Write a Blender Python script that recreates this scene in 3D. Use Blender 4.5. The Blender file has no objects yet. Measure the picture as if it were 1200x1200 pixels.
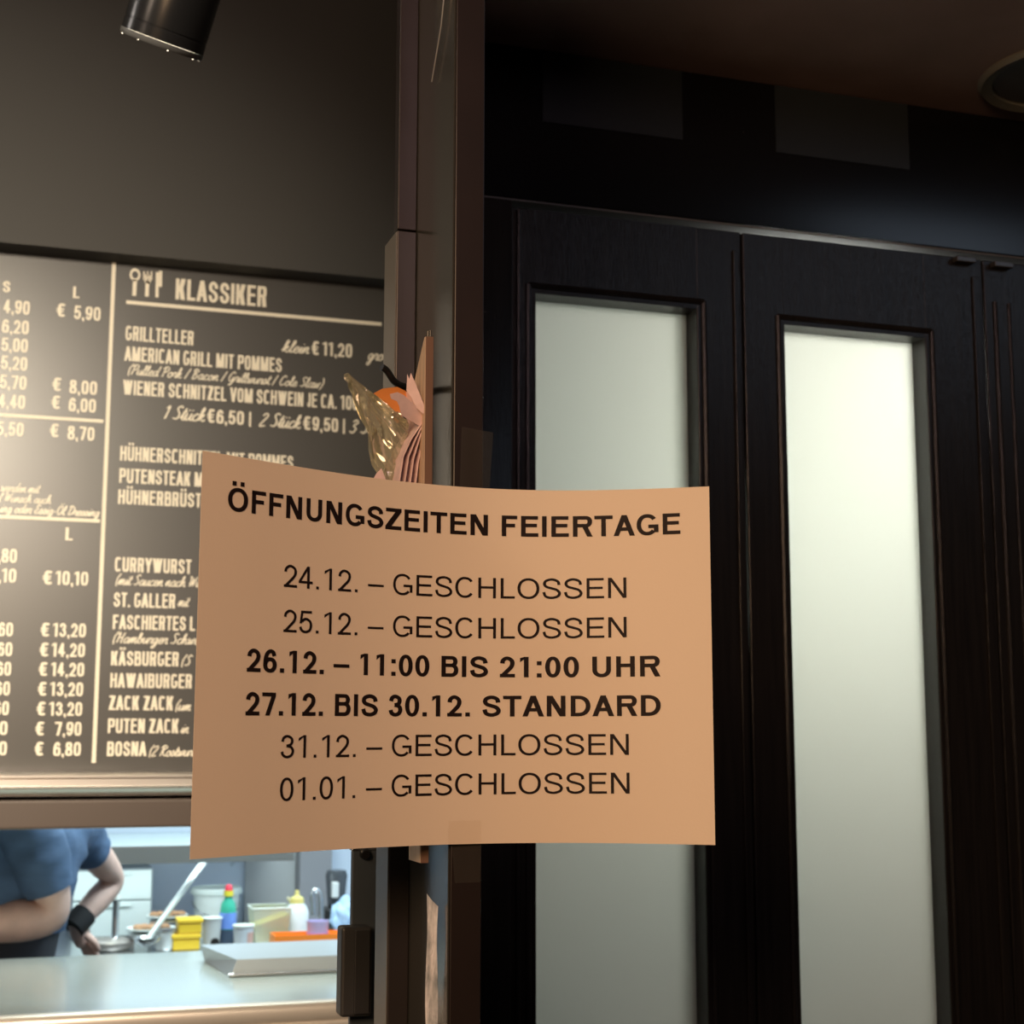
import bpy, bmesh, math, random
from mathutils import Vector, Matrix, noise

SC = bpy.context.scene
COL = SC.collection
random.seed(4)
rad = math.radians

# ------------------------------------------------------------------ camera
FPX = 1800.0
PITCH, YAW, ROLL = rad(8.37), rad(18.1), rad(.1)
EYE = Vector((0, 0, 1.5))
Fw = Vector((math.sin(YAW)*math.cos(PITCH), math.cos(YAW)*math.cos(PITCH), math.sin(PITCH)))
r0 = Vector((math.cos(YAW), -math.sin(YAW), 0)); u0 = r0.cross(Fw)
Rt = math.cos(ROLL)*r0 + math.sin(ROLL)*u0
Up = -math.sin(ROLL)*r0 + math.cos(ROLL)*u0
cam = bpy.data.cameras.new('camera'); camo = bpy.data.objects.new('camera', cam); COL.objects.link(camo)
M = Matrix((Rt, Up, -Fw)).transposed().to_4x4(); M.translation = EYE
camo.matrix_world = M
cam.sensor_width = 36; cam.lens = FPX/1200*36; cam.clip_start = .02
cam.dof.use_dof = True; cam.dof.focus_distance = .93; cam.dof.aperture_fstop = 21
SC.camera = camo

# ------------------------------------------------------------------ world, lights, exposure
wd = bpy.data.worlds.new('world'); SC.world = wd; wd.use_nodes = True
wd.node_tree.nodes['Background'].inputs[0].default_value = (.9, .85, .8, 1)
wd.node_tree.nodes['Background'].inputs[1].default_value = .05
SC.view_settings.view_transform = 'Standard'; SC.view_settings.look = 'None'
SC.view_settings.gamma = 1; SC.view_settings.use_curve_mapping = False
SC.view_settings.exposure = 0

def area(name, loc, target, size, power, col, sy=None):
    l = bpy.data.lights.new(name, 'AREA'); l.energy = power; l.color = col; l.size = size
    if sy: l.shape = 'RECTANGLE'; l.size_y = sy
    o = bpy.data.objects.new(name, l); COL.objects.link(o); o.location = loc
    o.rotation_euler = (Vector(target)-Vector(loc)).to_track_quat('-Z', 'Y').to_euler()
    return o
WARM = (1, .62, .36)
area('shop_light', (-.62, -.5, 2.0), (.3, .86, 1.5), .5, 17.5, (1, .62, .34))
area('pink_fill_light', (-.1, -1.2, 2.6), (.1, .83, 1.5), .4, 7.0, (1, .68, .7))  # added pink fill, tints the left half of the notice
area('side_light', (-1.4, .5, 2.3), (.25, .93, 1.5), .3, 4, (1, .78, .6))
area('menu_light', (-.35, .5, 2.55), (-.3, 2.9, 1.66), .3, 14, (1, .87, .67)).data.spread = rad(64)
area('wall_light', (-1.4, 1.9, 2.75), (-.6, 2.84, 2.3), .25, 4.5, (1, .92, .84))
area('kitchen_light', (.6, 3.95, 2.4), (.4, 3.6, 0), 1.1, 29, (.84, 1, .91), .5)
area('kitchen_back_light', (.7, 3.5, 2.3), (.7, 4.7, 1.0), .9, 24, (.76, .92, 1), .4)
area('shelf_fill_light', (.3, 4.34, 1.158), (.3, 4.6, .7), .8, 1.3, (.8, .95, 1), .05)  # added fill under the shelf, brightens the shaded drawer unit and wall
area('back_room_light', (1.24, 2.14, 2.08), (1.19, 1.6, 1.82), .25, 6.0, (1, 1, .93), .15)
area('back_room_lamp', (.92, 2.06, 1.76), (.88, 1.6, 1.68), .2, 1.5, (.9, 1, .86))
area('cool_ceiling_light', (2.2, -.1, 2.65), (1.0, 1.6, 2.0), .5, 1.5, (.65, .8, 1))

# ------------------------------------------------------------------ helpers
def ray(px, py): return Fw + (px-600)/FPX*Rt - (py-600)/FPX*Up
def P(px, py, Y):
    d = ray(px, py); return EYE + d*(Y/d.y)
def PZ(px, py, z):
    d = ray(px, py); return EYE + d*((z-EYE.z)/d.z)
def PX(px, py, x):
    d = ray(px, py); return EYE + d*(x/d.x)

def mat(name, col, rough=.5, metal=0, spec=.5, bump=0, bscale=200, var=0, vscale=8, stretch=None, emit=None, estr=0, trans=0, coat=0):
    m = bpy.data.materials.new(name); m.use_nodes = True; nt = m.node_tree
    b = nt.nodes['Principled BSDF']
    b.inputs['Base Color'].default_value = (*col, 1); b.inputs['Roughness'].default_value = rough
    b.inputs['Metallic'].default_value = metal; b.inputs['Specular IOR Level'].default_value = spec
    b.inputs['Coat Weight'].default_value = coat; b.inputs['Coat Roughness'].default_value = .1
    if trans: b.inputs['Transmission Weight'].default_value = trans
    if emit: b.inputs['Emission Color'].default_value = (*emit, 1); b.inputs['Emission Strength'].default_value = estr
    if bump or var:
        tc = nt.nodes.new('ShaderNodeTexCoord'); mp = nt.nodes.new('ShaderNodeMapping')
        nt.links.new(tc.outputs['Object'], mp.inputs[0])
        if stretch: mp.inputs['Scale'].default_value = stretch
    if var:
        n = nt.nodes.new('ShaderNodeTexNoise'); n.inputs['Scale'].default_value = vscale; n.inputs['Detail'].default_value = 6
        nt.links.new(mp.outputs[0], n.inputs['Vector'])
        rp = nt.nodes.new('ShaderNodeValToRGB')
        rp.color_ramp.elements[0].position = .3; rp.color_ramp.elements[1].position = .7
        rp.color_ramp.elements[0].color = (*[c*(1-var) for c in col], 1); rp.color_ramp.elements[1].color = (*[min(1, c*(1+var)) for c in col], 1)
        nt.links.new(n.outputs['Fac'], rp.inputs[0]); nt.links.new(rp.outputs[0], b.inputs['Base Color'])
    if bump:
        n2 = nt.nodes.new('ShaderNodeTexNoise'); n2.inputs['Scale'].default_value = bscale; n2.inputs['Detail'].default_value = 4
        nt.links.new(mp.outputs[0], n2.inputs['Vector'])
        bp = nt.nodes.new('ShaderNodeBump'); bp.inputs['Strength'].default_value = bump; bp.inputs['Distance'].default_value = .002
        nt.links.new(n2.outputs['Fac'], bp.inputs['Height']); nt.links.new(bp.outputs[0], b.inputs['Normal'])
    return m

def clear_mat(name, tint, gloss=.12, rough=.08, haze=0):
    m = bpy.data.materials.new(name); m.use_nodes = True; nt = m.node_tree; nt.nodes.clear()
    o = nt.nodes.new('ShaderNodeOutputMaterial'); t = nt.nodes.new('ShaderNodeBsdfTransparent'); g = nt.nodes.new('ShaderNodeBsdfGlossy')
    t.inputs[0].default_value = (*tint, 1); g.inputs['Roughness'].default_value = rough
    mx = nt.nodes.new('ShaderNodeMixShader'); mx.inputs[0].default_value = gloss
    nt.links.new(t.outputs[0], mx.inputs[1]); nt.links.new(g.outputs[0], mx.inputs[2]); last = mx
    if haze:
        d = nt.nodes.new('ShaderNodeBsdfDiffuse'); d.inputs[0].default_value = (.85, .85, .7, 1)
        m2 = nt.nodes.new('ShaderNodeMixShader'); m2.inputs[0].default_value = haze
        nt.links.new(mx.outputs[0], m2.inputs[1]); nt.links.new(d.outputs[0], m2.inputs[2]); last = m2
    nt.links.new(last.outputs[0], o.inputs[0]); return m

def frosted_mat(name, col, trans=.8):
    m = bpy.data.materials.new(name); m.use_nodes = True; nt = m.node_tree; nt.nodes.clear()
    o = nt.nodes.new('ShaderNodeOutputMaterial'); t = nt.nodes.new('ShaderNodeBsdfTranslucent'); d = nt.nodes.new('ShaderNodeBsdfDiffuse')
    t.inputs[0].default_value = (*col, 1); d.inputs[0].default_value = (*col, 1)
    mx = nt.nodes.new('ShaderNodeMixShader'); mx.inputs[0].default_value = trans
    nt.links.new(d.outputs[0], mx.inputs[1]); nt.links.new(t.outputs[0], mx.inputs[2]); nt.links.new(mx.outputs[0], o.inputs[0]); return m

class MB:
    def __init__(s): s.v = []; s.f = []; s.smooth = False
    def add(s, vs, fs):
        n = len(s.v); s.v += [Vector(v) for v in vs]; s.f += [tuple(i+n for i in f) for f in fs]; return s
    def bm(s, b):
        b.verts.ensure_lookup_table(); b.verts.index_update()
        s.add([v.co.copy() for v in b.verts], [[v.index for v in f.verts] for f in b.faces]); b.free(); return s
    def box(s, a, b, bev=0, seg=2):
        x0, x1 = sorted((a[0], b[0])); y0, y1 = sorted((a[1], b[1])); z0, z1 = sorted((a[2], b[2]))
        m = bmesh.new(); bmesh.ops.create_cube(m, size=1)
        for v in m.verts: v.co = Vector(((x0+x1)/2+v.co.x*(x1-x0), (y0+y1)/2+v.co.y*(y1-y0), (z0+z1)/2+v.co.z*(z1-z0)))
        if bev: bmesh.ops.bevel(m, geom=m.edges[:], offset=bev, segments=seg, affect='EDGES', profile=.5)
        return s.bm(m)
    def prism(s, pts, z0, z1):   # footprint in xy
        n = len(pts)
        return s.add([(x, y, z0) for x, y in pts]+[(x, y, z1) for x, y in pts],
                     [tuple(range(n))[::-1], tuple(range(n, 2*n))]+[(i, (i+1) % n, n+(i+1) % n, n+i) for i in range(n)])
    def slab(s, pts, off):       # planar polygon extruded by vector
        n = len(pts); off = Vector(off)
        return s.add([Vector(p) for p in pts]+[Vector(p)+off for p in pts],
                     [tuple(range(n))[::-1], tuple(range(n, 2*n))]+[(i, (i+1) % n, n+(i+1) % n, n+i) for i in range(n)])
    def tube(s, pts, r, n=12, cap=True):
        pts = [Vector(p) for p in pts]; rs = r if isinstance(r, (list, tuple)) else [r]*len(pts)
        vs = []; ref = None
        for i, p in enumerate(pts):
            t = (pts[min(i+1, len(pts)-1)]-pts[max(i-1, 0)]).normalized()
            if ref is None: ref = t.orthogonal().normalized()
            ref = (ref-t*ref.dot(t)).normalized(); bn = t.cross(ref)
            vs += [p+rs[i]*(math.cos(a)*ref+math.sin(a)*bn) for a in (2*math.pi*k/n for k in range(n))]
        fs = [(i*n+k, i*n+(k+1) % n, (i+1)*n+(k+1) % n, (i+1)*n+k) for i in range(len(pts)-1) for k in range(n)]
        if cap: fs += [tuple(range(n))[::-1], tuple(range((len(pts)-1)*n, len(pts)*n))]
        s.smooth = True
        return s.add(vs, fs)
    def lathe(s, prof, c=(0, 0, 0), n=28, axis=None):
        c = Vector(c); q = Vector((0, 0, 1)).rotation_difference(Vector(axis)) if axis else None
        vs = []
        for r, z in prof:
            for k in range(n):
                a = 2*math.pi*k/n; v = Vector((r*math.cos(a), r*math.sin(a), z))
                vs.append(c+(q @ v if q else v))
        m = len(prof)
        fs = [(i*n+k, i*n+(k+1) % n, (i+1)*n+(k+1) % n, (i+1)*n+k) for i in range(m-1) for k in range(n)]
        if prof[0][0] > 1e-6: fs.append(tuple(range(n))[::-1])
        if prof[-1][0] > 1e-6: fs.append(tuple(range((m-1)*n, m*n)))
        s.smooth = True
        return s.add(vs, fs)
    def grid(s, rows):           # rows of points
        n = len(rows[0]); vs = [p for r in rows for p in r]
        s.smooth = True
        return s.add(vs, [(i*n+k, i*n+k+1, (i+1)*n+k+1, (i+1)*n+k) for i in range(len(rows)-1) for k in range(n-1)])

WL = {}
def link(name, me, m, parent=None, loc=None):
    o = bpy.data.objects.new(name, me); COL.objects.link(o)
    if m: me.materials.append(m)
    if parent is not None: o.parent = parent
    WL[o] = WL.get(parent, Vector()) if parent is not None else (Vector(loc) if loc is not None else Vector())
    if parent is None and loc is not None: o.location = loc
    return o
def build(name, mb, m, parent=None, loc=None, smooth=None, angle=40, solid=0):
    base = WL.get(parent, Vector()) if parent is not None else (Vector(loc) if loc is not None else Vector())
    me = bpy.data.meshes.new(name); me.from_pydata([v-base for v in mb.v], [], mb.f)
    bm = bmesh.new(); bm.from_mesh(me); bmesh.ops.remove_doubles(bm, verts=bm.verts[:], dist=1e-6)
    bmesh.ops.recalc_face_normals(bm, faces=bm.faces[:])
    sm = mb.smooth if smooth is None else smooth
    for f in bm.faces: f.smooth = sm
    if sm:
        for e in bm.edges:
            if len(e.link_faces) == 2 and e.calc_face_angle(0) > rad(angle): e.smooth = False
    bm.to_mesh(me); bm.free()
    o = link(name, me, m, parent, loc)
    if solid:
        md = o.modifiers.new('thickness', 'SOLIDIFY'); md.thickness = solid; md.offset = 0
        es = o.modifiers.new('crisp_rim', 'EDGE_SPLIT'); es.split_angle = rad(40)
    return o
def tag(o, label, cat, group=None):
    o['label'] = label; o['category'] = cat
    if group: o['group'] = group
    return o
def thing(name, label, cat, loc=(0, 0, 0), group=None):
    o = bpy.data.objects.new(name, None); COL.objects.link(o); o.location = loc; WL[o] = Vector(loc); o.empty_display_size = .05
    return tag(o, label, cat, group)
def struct(name, mb, m, parent=None, **k):
    o = build(name, mb, m, parent, **k)
    if parent is None: o['kind'] = 'structure'
    return o

# ---- printed lettering: grotesque capitals and figures drawn from bars, diagonals and arcs
#        glyph: advance, left and right bearing (per 716 units of cap height)
GA = {'A': (667, 5, 5), 'B': (667, 73, 44), 'C': (722, 50, 41), 'D': (722, 77, 50), 'E': (667, 79, 46), 'F': (611, 82, 40), 'G': (778, 53, 60), 'H': (722, 80, 78), 'I': (278, 93, 93),
      'J': (500, 30, 70), 'K': (667, 73, 0), 'L': (556, 73, 35), 'M': (833, 74, 74), 'N': (722, 76, 80), 'O': (778, 48, 48), 'P': (667, 77, 45), 'R': (722, 79, 15), 'S': (667, 45, 45),
      'T': (611, 23, 23), 'U': (722, 79, 78), 'V': (667, 5, 5), 'W': (944, 10, 10), 'Z': (611, 24, 24), '.': (278, 91, 91), ',': (278, 91, 91), ':': (278, 91, 91), '\u2013': (556, 0, 0),
      '|': (260, 85, 85), '1': (556, 109, 185), '4': (556, 15, 40), '\u20ac': (620, 10, 20), ' ': (278, 0, 0), 'Y': (667, 5, 5)}
GC = {'I': 175, 'M': 500, 'W': 560, 'L': 345, 'F': 350, 'E': 362, 'T': 355, '.': 165, ',': 165, ':': 165, '|': 190, ' ': 165, '1': 300, 'J': 250, 'Z': 370}
def outline(txt, style='regular'):
    """flat letter shapes, ink width scaled to 0..1, cap height 1"""
    cond = style == 'condensed'
    w, h = {'regular': (.128, .112), 'bold': (.2, .168), 'condensed': (.162, .14)}[style]
    ex = 3.2 if cond else 2.15
    vs, fs, lay, pen = [], [], [], 0.0
    def quad(*p):
        n = len(vs); vs.extend(p); fs.append(tuple(range(n, n+len(p)))); lay.extend([lay[-1]+1 if lay else 0]*len(p))
    def arc(cx, cy, ax_, ay_, bx, by, a0, a1, n=22):
        """band between an outer (ax, ay) and an inner (bx, by) superellipse, degrees"""
        n0 = len(vs)
        for i in range(n+1):
            t = rad(a0+(a1-a0)*i/n); c_, s_ = math.cos(t), math.sin(t)
            k = abs(c_)**(2/ex)*(1 if c_ > 0 else -1), abs(s_)**(2/ex)*(1 if s_ > 0 else -1)
            vs.append((cx+ax_*k[0], cy+ay_*k[1])); vs.append((cx+bx*k[0], cy+by*k[1]))
        lay.extend([lay[-1]+1 if lay else 0]*(2*n+2))
        fs.extend((n0+2*i, n0+2*i+1, n0+2*i+3, n0+2*i+2) for i in range(n))
    def band(pts, t, k=5):
        p = catmull(pts, k); n0 = len(vs)
        for i, (a, b) in enumerate(p):
            u = p[max(i-1, 0)]; v = p[min(i+1, len(p)-1)]; dx, dy = v[0]-u[0], v[1]-u[1]; L = math.hypot(dx, dy) or 1
            hh = t/2*(abs(dx)*h/w+abs(dy))/(abs(dx)+abs(dy))
            vs.append((a-dy/L*hh, b+dx/L*hh)); vs.append((a+dy/L*hh, b-dx/L*hh))
        lay.extend([lay[-1]+1 if lay else 0]*(2*len(p)))
        fs.extend((n0+2*i, n0+2*i+1, n0+2*i+3, n0+2*i+2) for i in range(len(p)-1))
    for ch in txt:
        base = {'\u00d6': 'O', '\u00dc': 'U', '\u00c4': 'A'}.get(ch, ch)
        adv, lb, rb = GA.get(base, (556, 42, 45))
        if cond: adv, lb, rb = GC.get(base, 392), 30, 30
        if cond and base in 'AVY ': lb = rb = 6
        if cond and base == '1': lb, rb = 20, 60
        if style == 'bold' and base in '.:,': lb = rb = 66
        if style == 'bold' and base in 'I': lb = rb = 68
        W = (adv-lb-rb)/716; x = pen+lb/716; X = x+W
        V = lambda a, y0=0, y1=1: quad((a, y0), (a+w, y0), (a+w, y1), (a, y1))
        H = lambda y, a, b: quad((a, y), (b, y), (b, y+h), (a, y+h))
        def D(x0, y0, x1, y1, t=None):
            t = t or w*1.12; quad((x0, y0), (x0+t, y0), (x1+t, y1), (x1, y1))
        def bowl(y0, y1, xr, xs=None):
            r = min((y1-y0)/2, (xr-x)*.6) if not cond else min(.2, (xr-x)*.5); xs = xr-r if not cond else xr-r
            H(y1-h, x, xs); H(y0, x, xs)
            if cond:
                arc(xs, y1-r, r, r, max(r-w, .005), max(r-h, .005), 90, 0, 8); V(xr-w, y0+r, y1-r); arc(xs, y0+r, r, r, max(r-w, .005), max(r-h, .005), 0, -90, 8)
            else: arc(xs, (y0+y1)/2, r, (y1-y0)/2, max(r-w, .01), (y1-y0)/2-h, 90, -90, 16)
        o_ = 0 if cond else .012
        cx = (x+X)/2; t = w*1.12
        def S_(pts): band([(x+w/2+a*(W-w), h/2-o_+b*(1-h+2*o_)) for a, b in pts], w)
        if base == 'A': D(x, 0, cx-t/2, 1); D(X-t, 0, cx-t/2, 1); H(.24, x+W*.2, X-W*.2)
        elif base == 'B': V(x); bowl(.47, 1, X-W*.05); bowl(0, .47+h, X)
        elif base == 'C': arc(cx, .5, W/2, .5+o_, W/2-w, .5+o_-h, 38, 322, 36)
        elif base == 'D': V(x); bowl(0, 1, X)
        elif base == 'E': V(x); H(1-h, x, X-W*.02); H(.46, x, X-W*.08); H(0, x, X)
        elif base == 'F': V(x); H(1-h, x, X); H(.44, x, X-W*.14)
        elif base == 'G': arc(cx-.01, .5, W/2-.01, .5+o_, W/2-w, .5+o_-h, 36, 318, 36); V(X-w*.95, .13, .5); H(.5-h, x+W*.54, X-.004)
        elif base == 'H': V(x); V(X-w); H(.47, x, X)
        elif base == 'I': V(cx-w/2)
        elif base == 'J': V(X-w, .3, 1); arc(cx, .3, W/2, .3, max(W/2-w, .01), .3-h, 0, -180, 14)
        elif base == 'K': V(x); D(x+w*.6, .36, X-t*1.15, 1, t*1.15); D(X-t*1.2, 0, x+W*.3, .6, t*1.15)
        elif base == 'L': V(x); H(0, x, X)
        elif base == 'M': V(x); V(X-w); D(cx-t*.6, 0, x, 1, t*1.1); D(cx-t*.5, 0, X-t*1.1, 1, t*1.1)
        elif base == 'N': V(x); V(X-w); D(X-t*1.1, 0, x, 1, t*1.1)
        elif base == 'O': arc(cx, .5, W/2, .5+o_, W/2-w, .5+o_-h, 0, 360, 48)
        elif base == 'P': V(x); bowl(.4, 1, X)
        elif base == 'R': V(x); bowl(.45, 1, X-W*.05); D(X-t*1.15, 0, x+W*.46, .47, t*1.05)
        elif base == 'S': S_([(.97, .7), (.88, .9), (.5, 1), (.13, .91), (.04, .74), (.17, .6), (.5, .515), (.84, .42), (1, .25), (.88, .08), (.5, 0), (.12, .08), (0, .31)])
        elif base == 'T': V(cx-w/2); H(1-h, x, X)
        elif base == 'U': V(x, .36, 1); V(X-w, .36, 1); arc(cx, .36, W/2, .36+o_, W/2-w, .36+o_-h, 180, 360, 22)
        elif base == 'V': D(cx-t/2, 0, x, 1); D(cx-t/2, 0, X-t, 1)
        elif base == 'W': D(x+W*.21, 0, x, 1); D(x+W*.21, 0, cx-t/2, 1); D(X-W*.21-t, 0, cx-t/2, 1); D(X-W*.21-t, 0, X-t, 1)
        elif base == 'Y': V(cx-w/2, 0, .45); D(cx-t/2, .4, x, 1); D(cx-t/2, .4, X-t, 1)
        elif base == 'Z': H(1-h, x+W*.03, X); H(0, x, X); D(x, h*.9, X-t*1.3, 1-h*.9, t*1.3)
        elif base == '0': arc(cx, .5, W/2, .5+o_, W/2-w, .5+o_-h, 0, 360, 40)
        elif base == '1': V(X-w); quad((x, .73), (X-w*.4, .97), (X-w*.2, 1), (X-w*.8, 1), (x, .73+h*1.25))
        elif base == '2': H(0, x, X); S_([(.02, .7), (.1, .88), (.45, 1), (.85, .9), (.97, .72), (.85, .5), (.45, .25), (.06, .02)])
        elif base == '3': S_([(.03, .74), (.14, .92), (.46, 1), (.82, .91), (.92, .76), (.8, .6), (.4, .53)]); S_([(.4, .53), (.84, .46), (1, .28), (.86, .08), (.46, 0), (.1, .09), (0, .26)])
        elif base == '4': V(X-W*.22-w); H(.22, x, X); D(x, .22+h*.9, X-W*.22-w*1.0, 1, w)
        elif base == '5': S_([(.14, .5), (.3, .6), (.55, .64), (.9, .53), (1, .32), (.88, .09), (.48, 0), (.12, .08), (0, .25)]); H(1-h, x+W*.16, X-W*.04); D(x+W*.03, .42, x+W*.14, 1, w*.9)
        elif base == '6': arc(cx, .325, W/2, .325+o_, W/2-w, .325+o_-h, 0, 360, 36); S_([(.95, .76), (.82, .94), (.52, 1), (.2, .88), (.03, .6), (0, .32)])
        elif base == '7': H(1-h, x, X); D(x+W*.24, 0, X-w*1.05, 1-h*.9, w*1.05)
        elif base == '8': arc(cx, .27, W/2, .27+o_, W/2-w, .27+o_-h, 0, 360, 32); arc(cx, .755, W/2*.9, .245+o_, W/2*.9-w, .245+o_-h, 0, 360, 32)
        elif base == '9': arc(cx, .675, W/2, .325+o_, W/2-w, .325+o_-h, 0, 360, 36); S_([(.05, .24), (.18, .06), (.48, 0), (.8, .12), (.97, .4), (1, .68)])
        elif base == '.': quad((x, 0), (X, 0), (X, h*1.15), (x, h*1.15))
        elif base == ',': quad((x, 0), (x+W*.5, -.15), (x+W*.9, -.15), (X, h*1.1), (x, h*1.1))
        elif base == ':': quad((x, 0), (X, 0), (X, h*1.15), (x, h*1.15)); quad((x, .59), (X, .59), (X, .59+h*1.15), (x, .59+h*1.15))
        elif base == '\u2013': quad((x, .32), (X, .32), (X, .32+h*.9), (x, .32+h*.9))
        elif base == '|': quad((cx-w*.4, -.1), (cx+w*.4, -.1), (cx+w*.4, 1), (cx-w*.4, 1))
        elif base == '\u20ac': arc(x+W*.57, .5, W*.43, .5, W*.43-w, .5-h, 40, 320, 30); quad((x, .53), (X-W*.2, .53), (X-W*.17, .53+h*.75), (x, .53+h*.75)); quad((x, .34), (X-W*.26, .34), (X-W*.23, .34+h*.75), (x, .34+h*.75))
        if base != ch:
            dd = w*.95; gp = W*.2 if not cond else w*.75
            for q in (cx-gp-dd/2, cx+gp-dd/2): quad((q, 1.09), (q+dd, 1.09), (q+dd, 1.09+h*1.15), (q, 1.09+h*1.15))
        pen += adv/716
    x0 = min(v[0] for v in vs); x1 = max(v[0] for v in vs)
    return [((v[0]-x0)/(x1-x0), v[1], (k % 9)*.00002) for v, k in zip(vs, lay)], fs

# ---- brush script strokes for the small print
SCR = {
 'a': ([[(.8,.8),(.5,1),(.15,.65),(.15,.2),(.4,0),(.65,.3),(.8,1),(.72,.25),(.88,0),(1.1,.2)]], .95),
 'b': ([[(0,.2),(.4,1.3),(.4,1.9),(.2,1.7),(.15,.4),(.35,0),(.65,.2),(.62,.75),(.5,.9),(.9,.8)]], .85),
 'c': ([[(.7,.8),(.5,1),(.15,.6),(.2,.1),(.5,0),(.85,.3)]], .75),
 'd': ([[(.7,.8),(.45,1),(.12,.6),(.2,.05),(.5,.1),(.75,.8),(.95,2),(.75,.6),(.8,.05),(1.05,.2)]], .95),
 'e': ([[(.1,.4),(.55,.55),(.65,.85),(.4,1),(.15,.6),(.2,.1),(.5,0),(.85,.3)]], .75),
 'f': ([[(0,.2),(.5,1.3),(.6,1.9),(.4,1.8),(.3,.5),(.15,-.8),(.05,-.5),(.5,.1)]], .6),
 'g': ([[(.75,.8),(.5,1),(.15,.65),(.2,.1),(.5,.1),(.75,.95),(.6,-.5),(.3,-.9),(.15,-.6),(.9,.15)]], .9),
 'h': ([[(0,.2),(.4,1.4),(.4,1.95),(.22,1.6),(.12,0),(.4,.8),(.65,.95),(.65,.2),(.8,0),(1,.2)]], .95),
 'i': ([[(0,.2),(.3,1),(.2,.2),(.35,0),(.55,.2)],[(.4,1.4),(.45,1.5)]], .45),
 'k': ([[(0,.2),(.4,1.4),(.4,1.95),(.22,1.6),(.12,0)],[(.15,.4),(.6,1),(.5,.6),(.25,.5),(.6,0),(.9,.2)]], .85),
 'l': ([[(0,.2),(.4,1.3),(.42,1.95),(.25,1.7),(.18,.3),(.35,0),(.6,.2)]], .5),
 'm': ([[(0,.2),(.2,1),(.15,0),(.4,.9),(.55,.95),(.5,0),(.75,.9),(.95,.95),(.9,.2),(1.05,0),(1.25,.2)]], 1.2),
 'n': ([[(0,.2),(.2,1),(.15,0),(.42,.9),(.65,.95),(.6,.2),(.75,0),(.95,.2)]], .9),
 'o': ([[(.5,1),(.15,.65),(.2,.1),(.5,0),(.75,.4),(.6,.95),(.45,.85),(.9,.75)]], .85),
 'p': ([[(0,.2),(.25,1),(.05,-.9)],[(.2,.7),(.5,1),(.7,.6),(.5,.05),(.25,.1),(.9,.2)]], .85),
 'r': ([[(0,.2),(.2,1),(.3,.9),(.6,.95),(.5,.2),(.65,0),(.8,.2)]], .72),
 's': ([[(0,.2),(.4,1.05),(.6,.4),(.4,0),(.15,.15),(.8,.2)]], .7),
 't': ([[(0,.2),(.35,1.2),(.4,1.7),(.25,.3),(.4,0),(.65,.2)],[(.1,1.15),(.65,1.2)]], .5),
 'u': ([[(0,.2),(.2,1),(.15,.2),(.35,0),(.6,.4),(.75,1),(.68,.2),(.82,0),(1,.2)]], .9),
 'v': ([[(0,.8),(.2,1),(.25,0),(.6,.6),(.6,1),(.85,.85)]], .75),
 'w': ([[(0,.8),(.2,1),(.2,.1),(.4,.1),(.6,.9),(.6,.1),(.85,.2),(.95,1),(1.15,.85)]], 1.1),
 'z': ([[(.1,.9),(.6,.95),(.1,.05),(.7,.1)]], .75),
 'B': ([[(.4,1.9),(.2,0)],[(.1,1.6),(.5,2),(.9,1.6),(.4,1.05),(.85,.8),(.7,.1),(.1,.05)]], 1.1),
 'C': ([[(1,1.6),(.8,2),(.35,1.5),(.2,.5),(.5,0),(1,.4)]], 1.05),
 'D': ([[(.45,1.9),(.25,.1)],[(.1,1.7),(.6,2),(1.15,1.3),(.9,.3),(.2,.05)]], 1.2),
 'E': ([[(.95,1.7),(.6,2),(.35,1.5),(.65,1.05),(.2,.6),(.4,0),(.95,.3)]], 1.0),
 'G': ([[(.95,1.6),(.7,2),(.25,1.4),(.2,.4),(.6,.1),(.9,1),(.8,-.4),(.4,-.7),(1.1,.2)]], 1.1),
 'H': ([[(.1,1.5),(.4,1.95),(.25,0)],[(1.05,1.95),(.85,.2),(1.1,.1)],[(.25,.95),(1,1.05)]], 1.2),
 'P': ([[(.45,1.8),(.2,0)],[(.05,1.5),(.5,2),(1,1.7),(.8,1.05),(.4,.95)]], 1.0),
 'R': ([[(.45,1.8),(.2,0)],[(.05,1.5),(.5,2),(1,1.65),(.45,1),(.85,.1),(1.15,.2)]], 1.1),
 'S': ([[(.95,1.7),(.7,2),(.35,1.6),(.75,.8),(.6,.1),(.1,.2)]], 1.0),
 'W': ([[(.05,1.7),(.3,1.95),(.3,.1),(.8,1.7),(.75,.1),(1.35,1.95)]], 1.4),
 'O': ([[(.7,2),(.25,1.4),(.25,.4),(.65,0),(1.05,.7),(.95,1.7),(.6,1.9)]], 1.2),
 '1': ([[(.2,1.5),(.5,1.9),(.35,0)]], .65),
 '2': ([[(.2,1.5),(.5,1.9),(.8,1.5),(.1,.05),(.8,.1)]], .9),
 '3': ([[(.2,1.6),(.55,1.9),(.8,1.5),(.4,1.05),(.8,.6),(.5,0),(.1,.25)]], .9),
 '(': ([[(.55,2.1),(.2,1.2),(.25,.2),(.4,-.3)]], .55), ')': ([[(.25,2.1),(.5,1.2),(.35,.2),(.1,-.3)]], .55),
 '/': ([[(.6,2),(.1,-.1)]], .65), '-': ([[(.1,.6),(.5,.6)]], .6), ' ': ([], .5), '.': ([[(.15,0),(.2,.1)]], .3), 'ß': ([[(0,.2),(.3,1.9),(.6,1.9),(.4,1.1),(.75,.6),(.4,0)]], .8),
}
SCR['ü'] = (SCR['u'][0]+[[(.3,1.4),(.34,1.55)],[(.7,1.4),(.74,1.55)]], .9)
SCR['Ö'] = (SCR['O'][0]+[[(.5,2.3),(.54,2.45)],[(.95,2.3),(1,2.45)]], 1.2)
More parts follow.
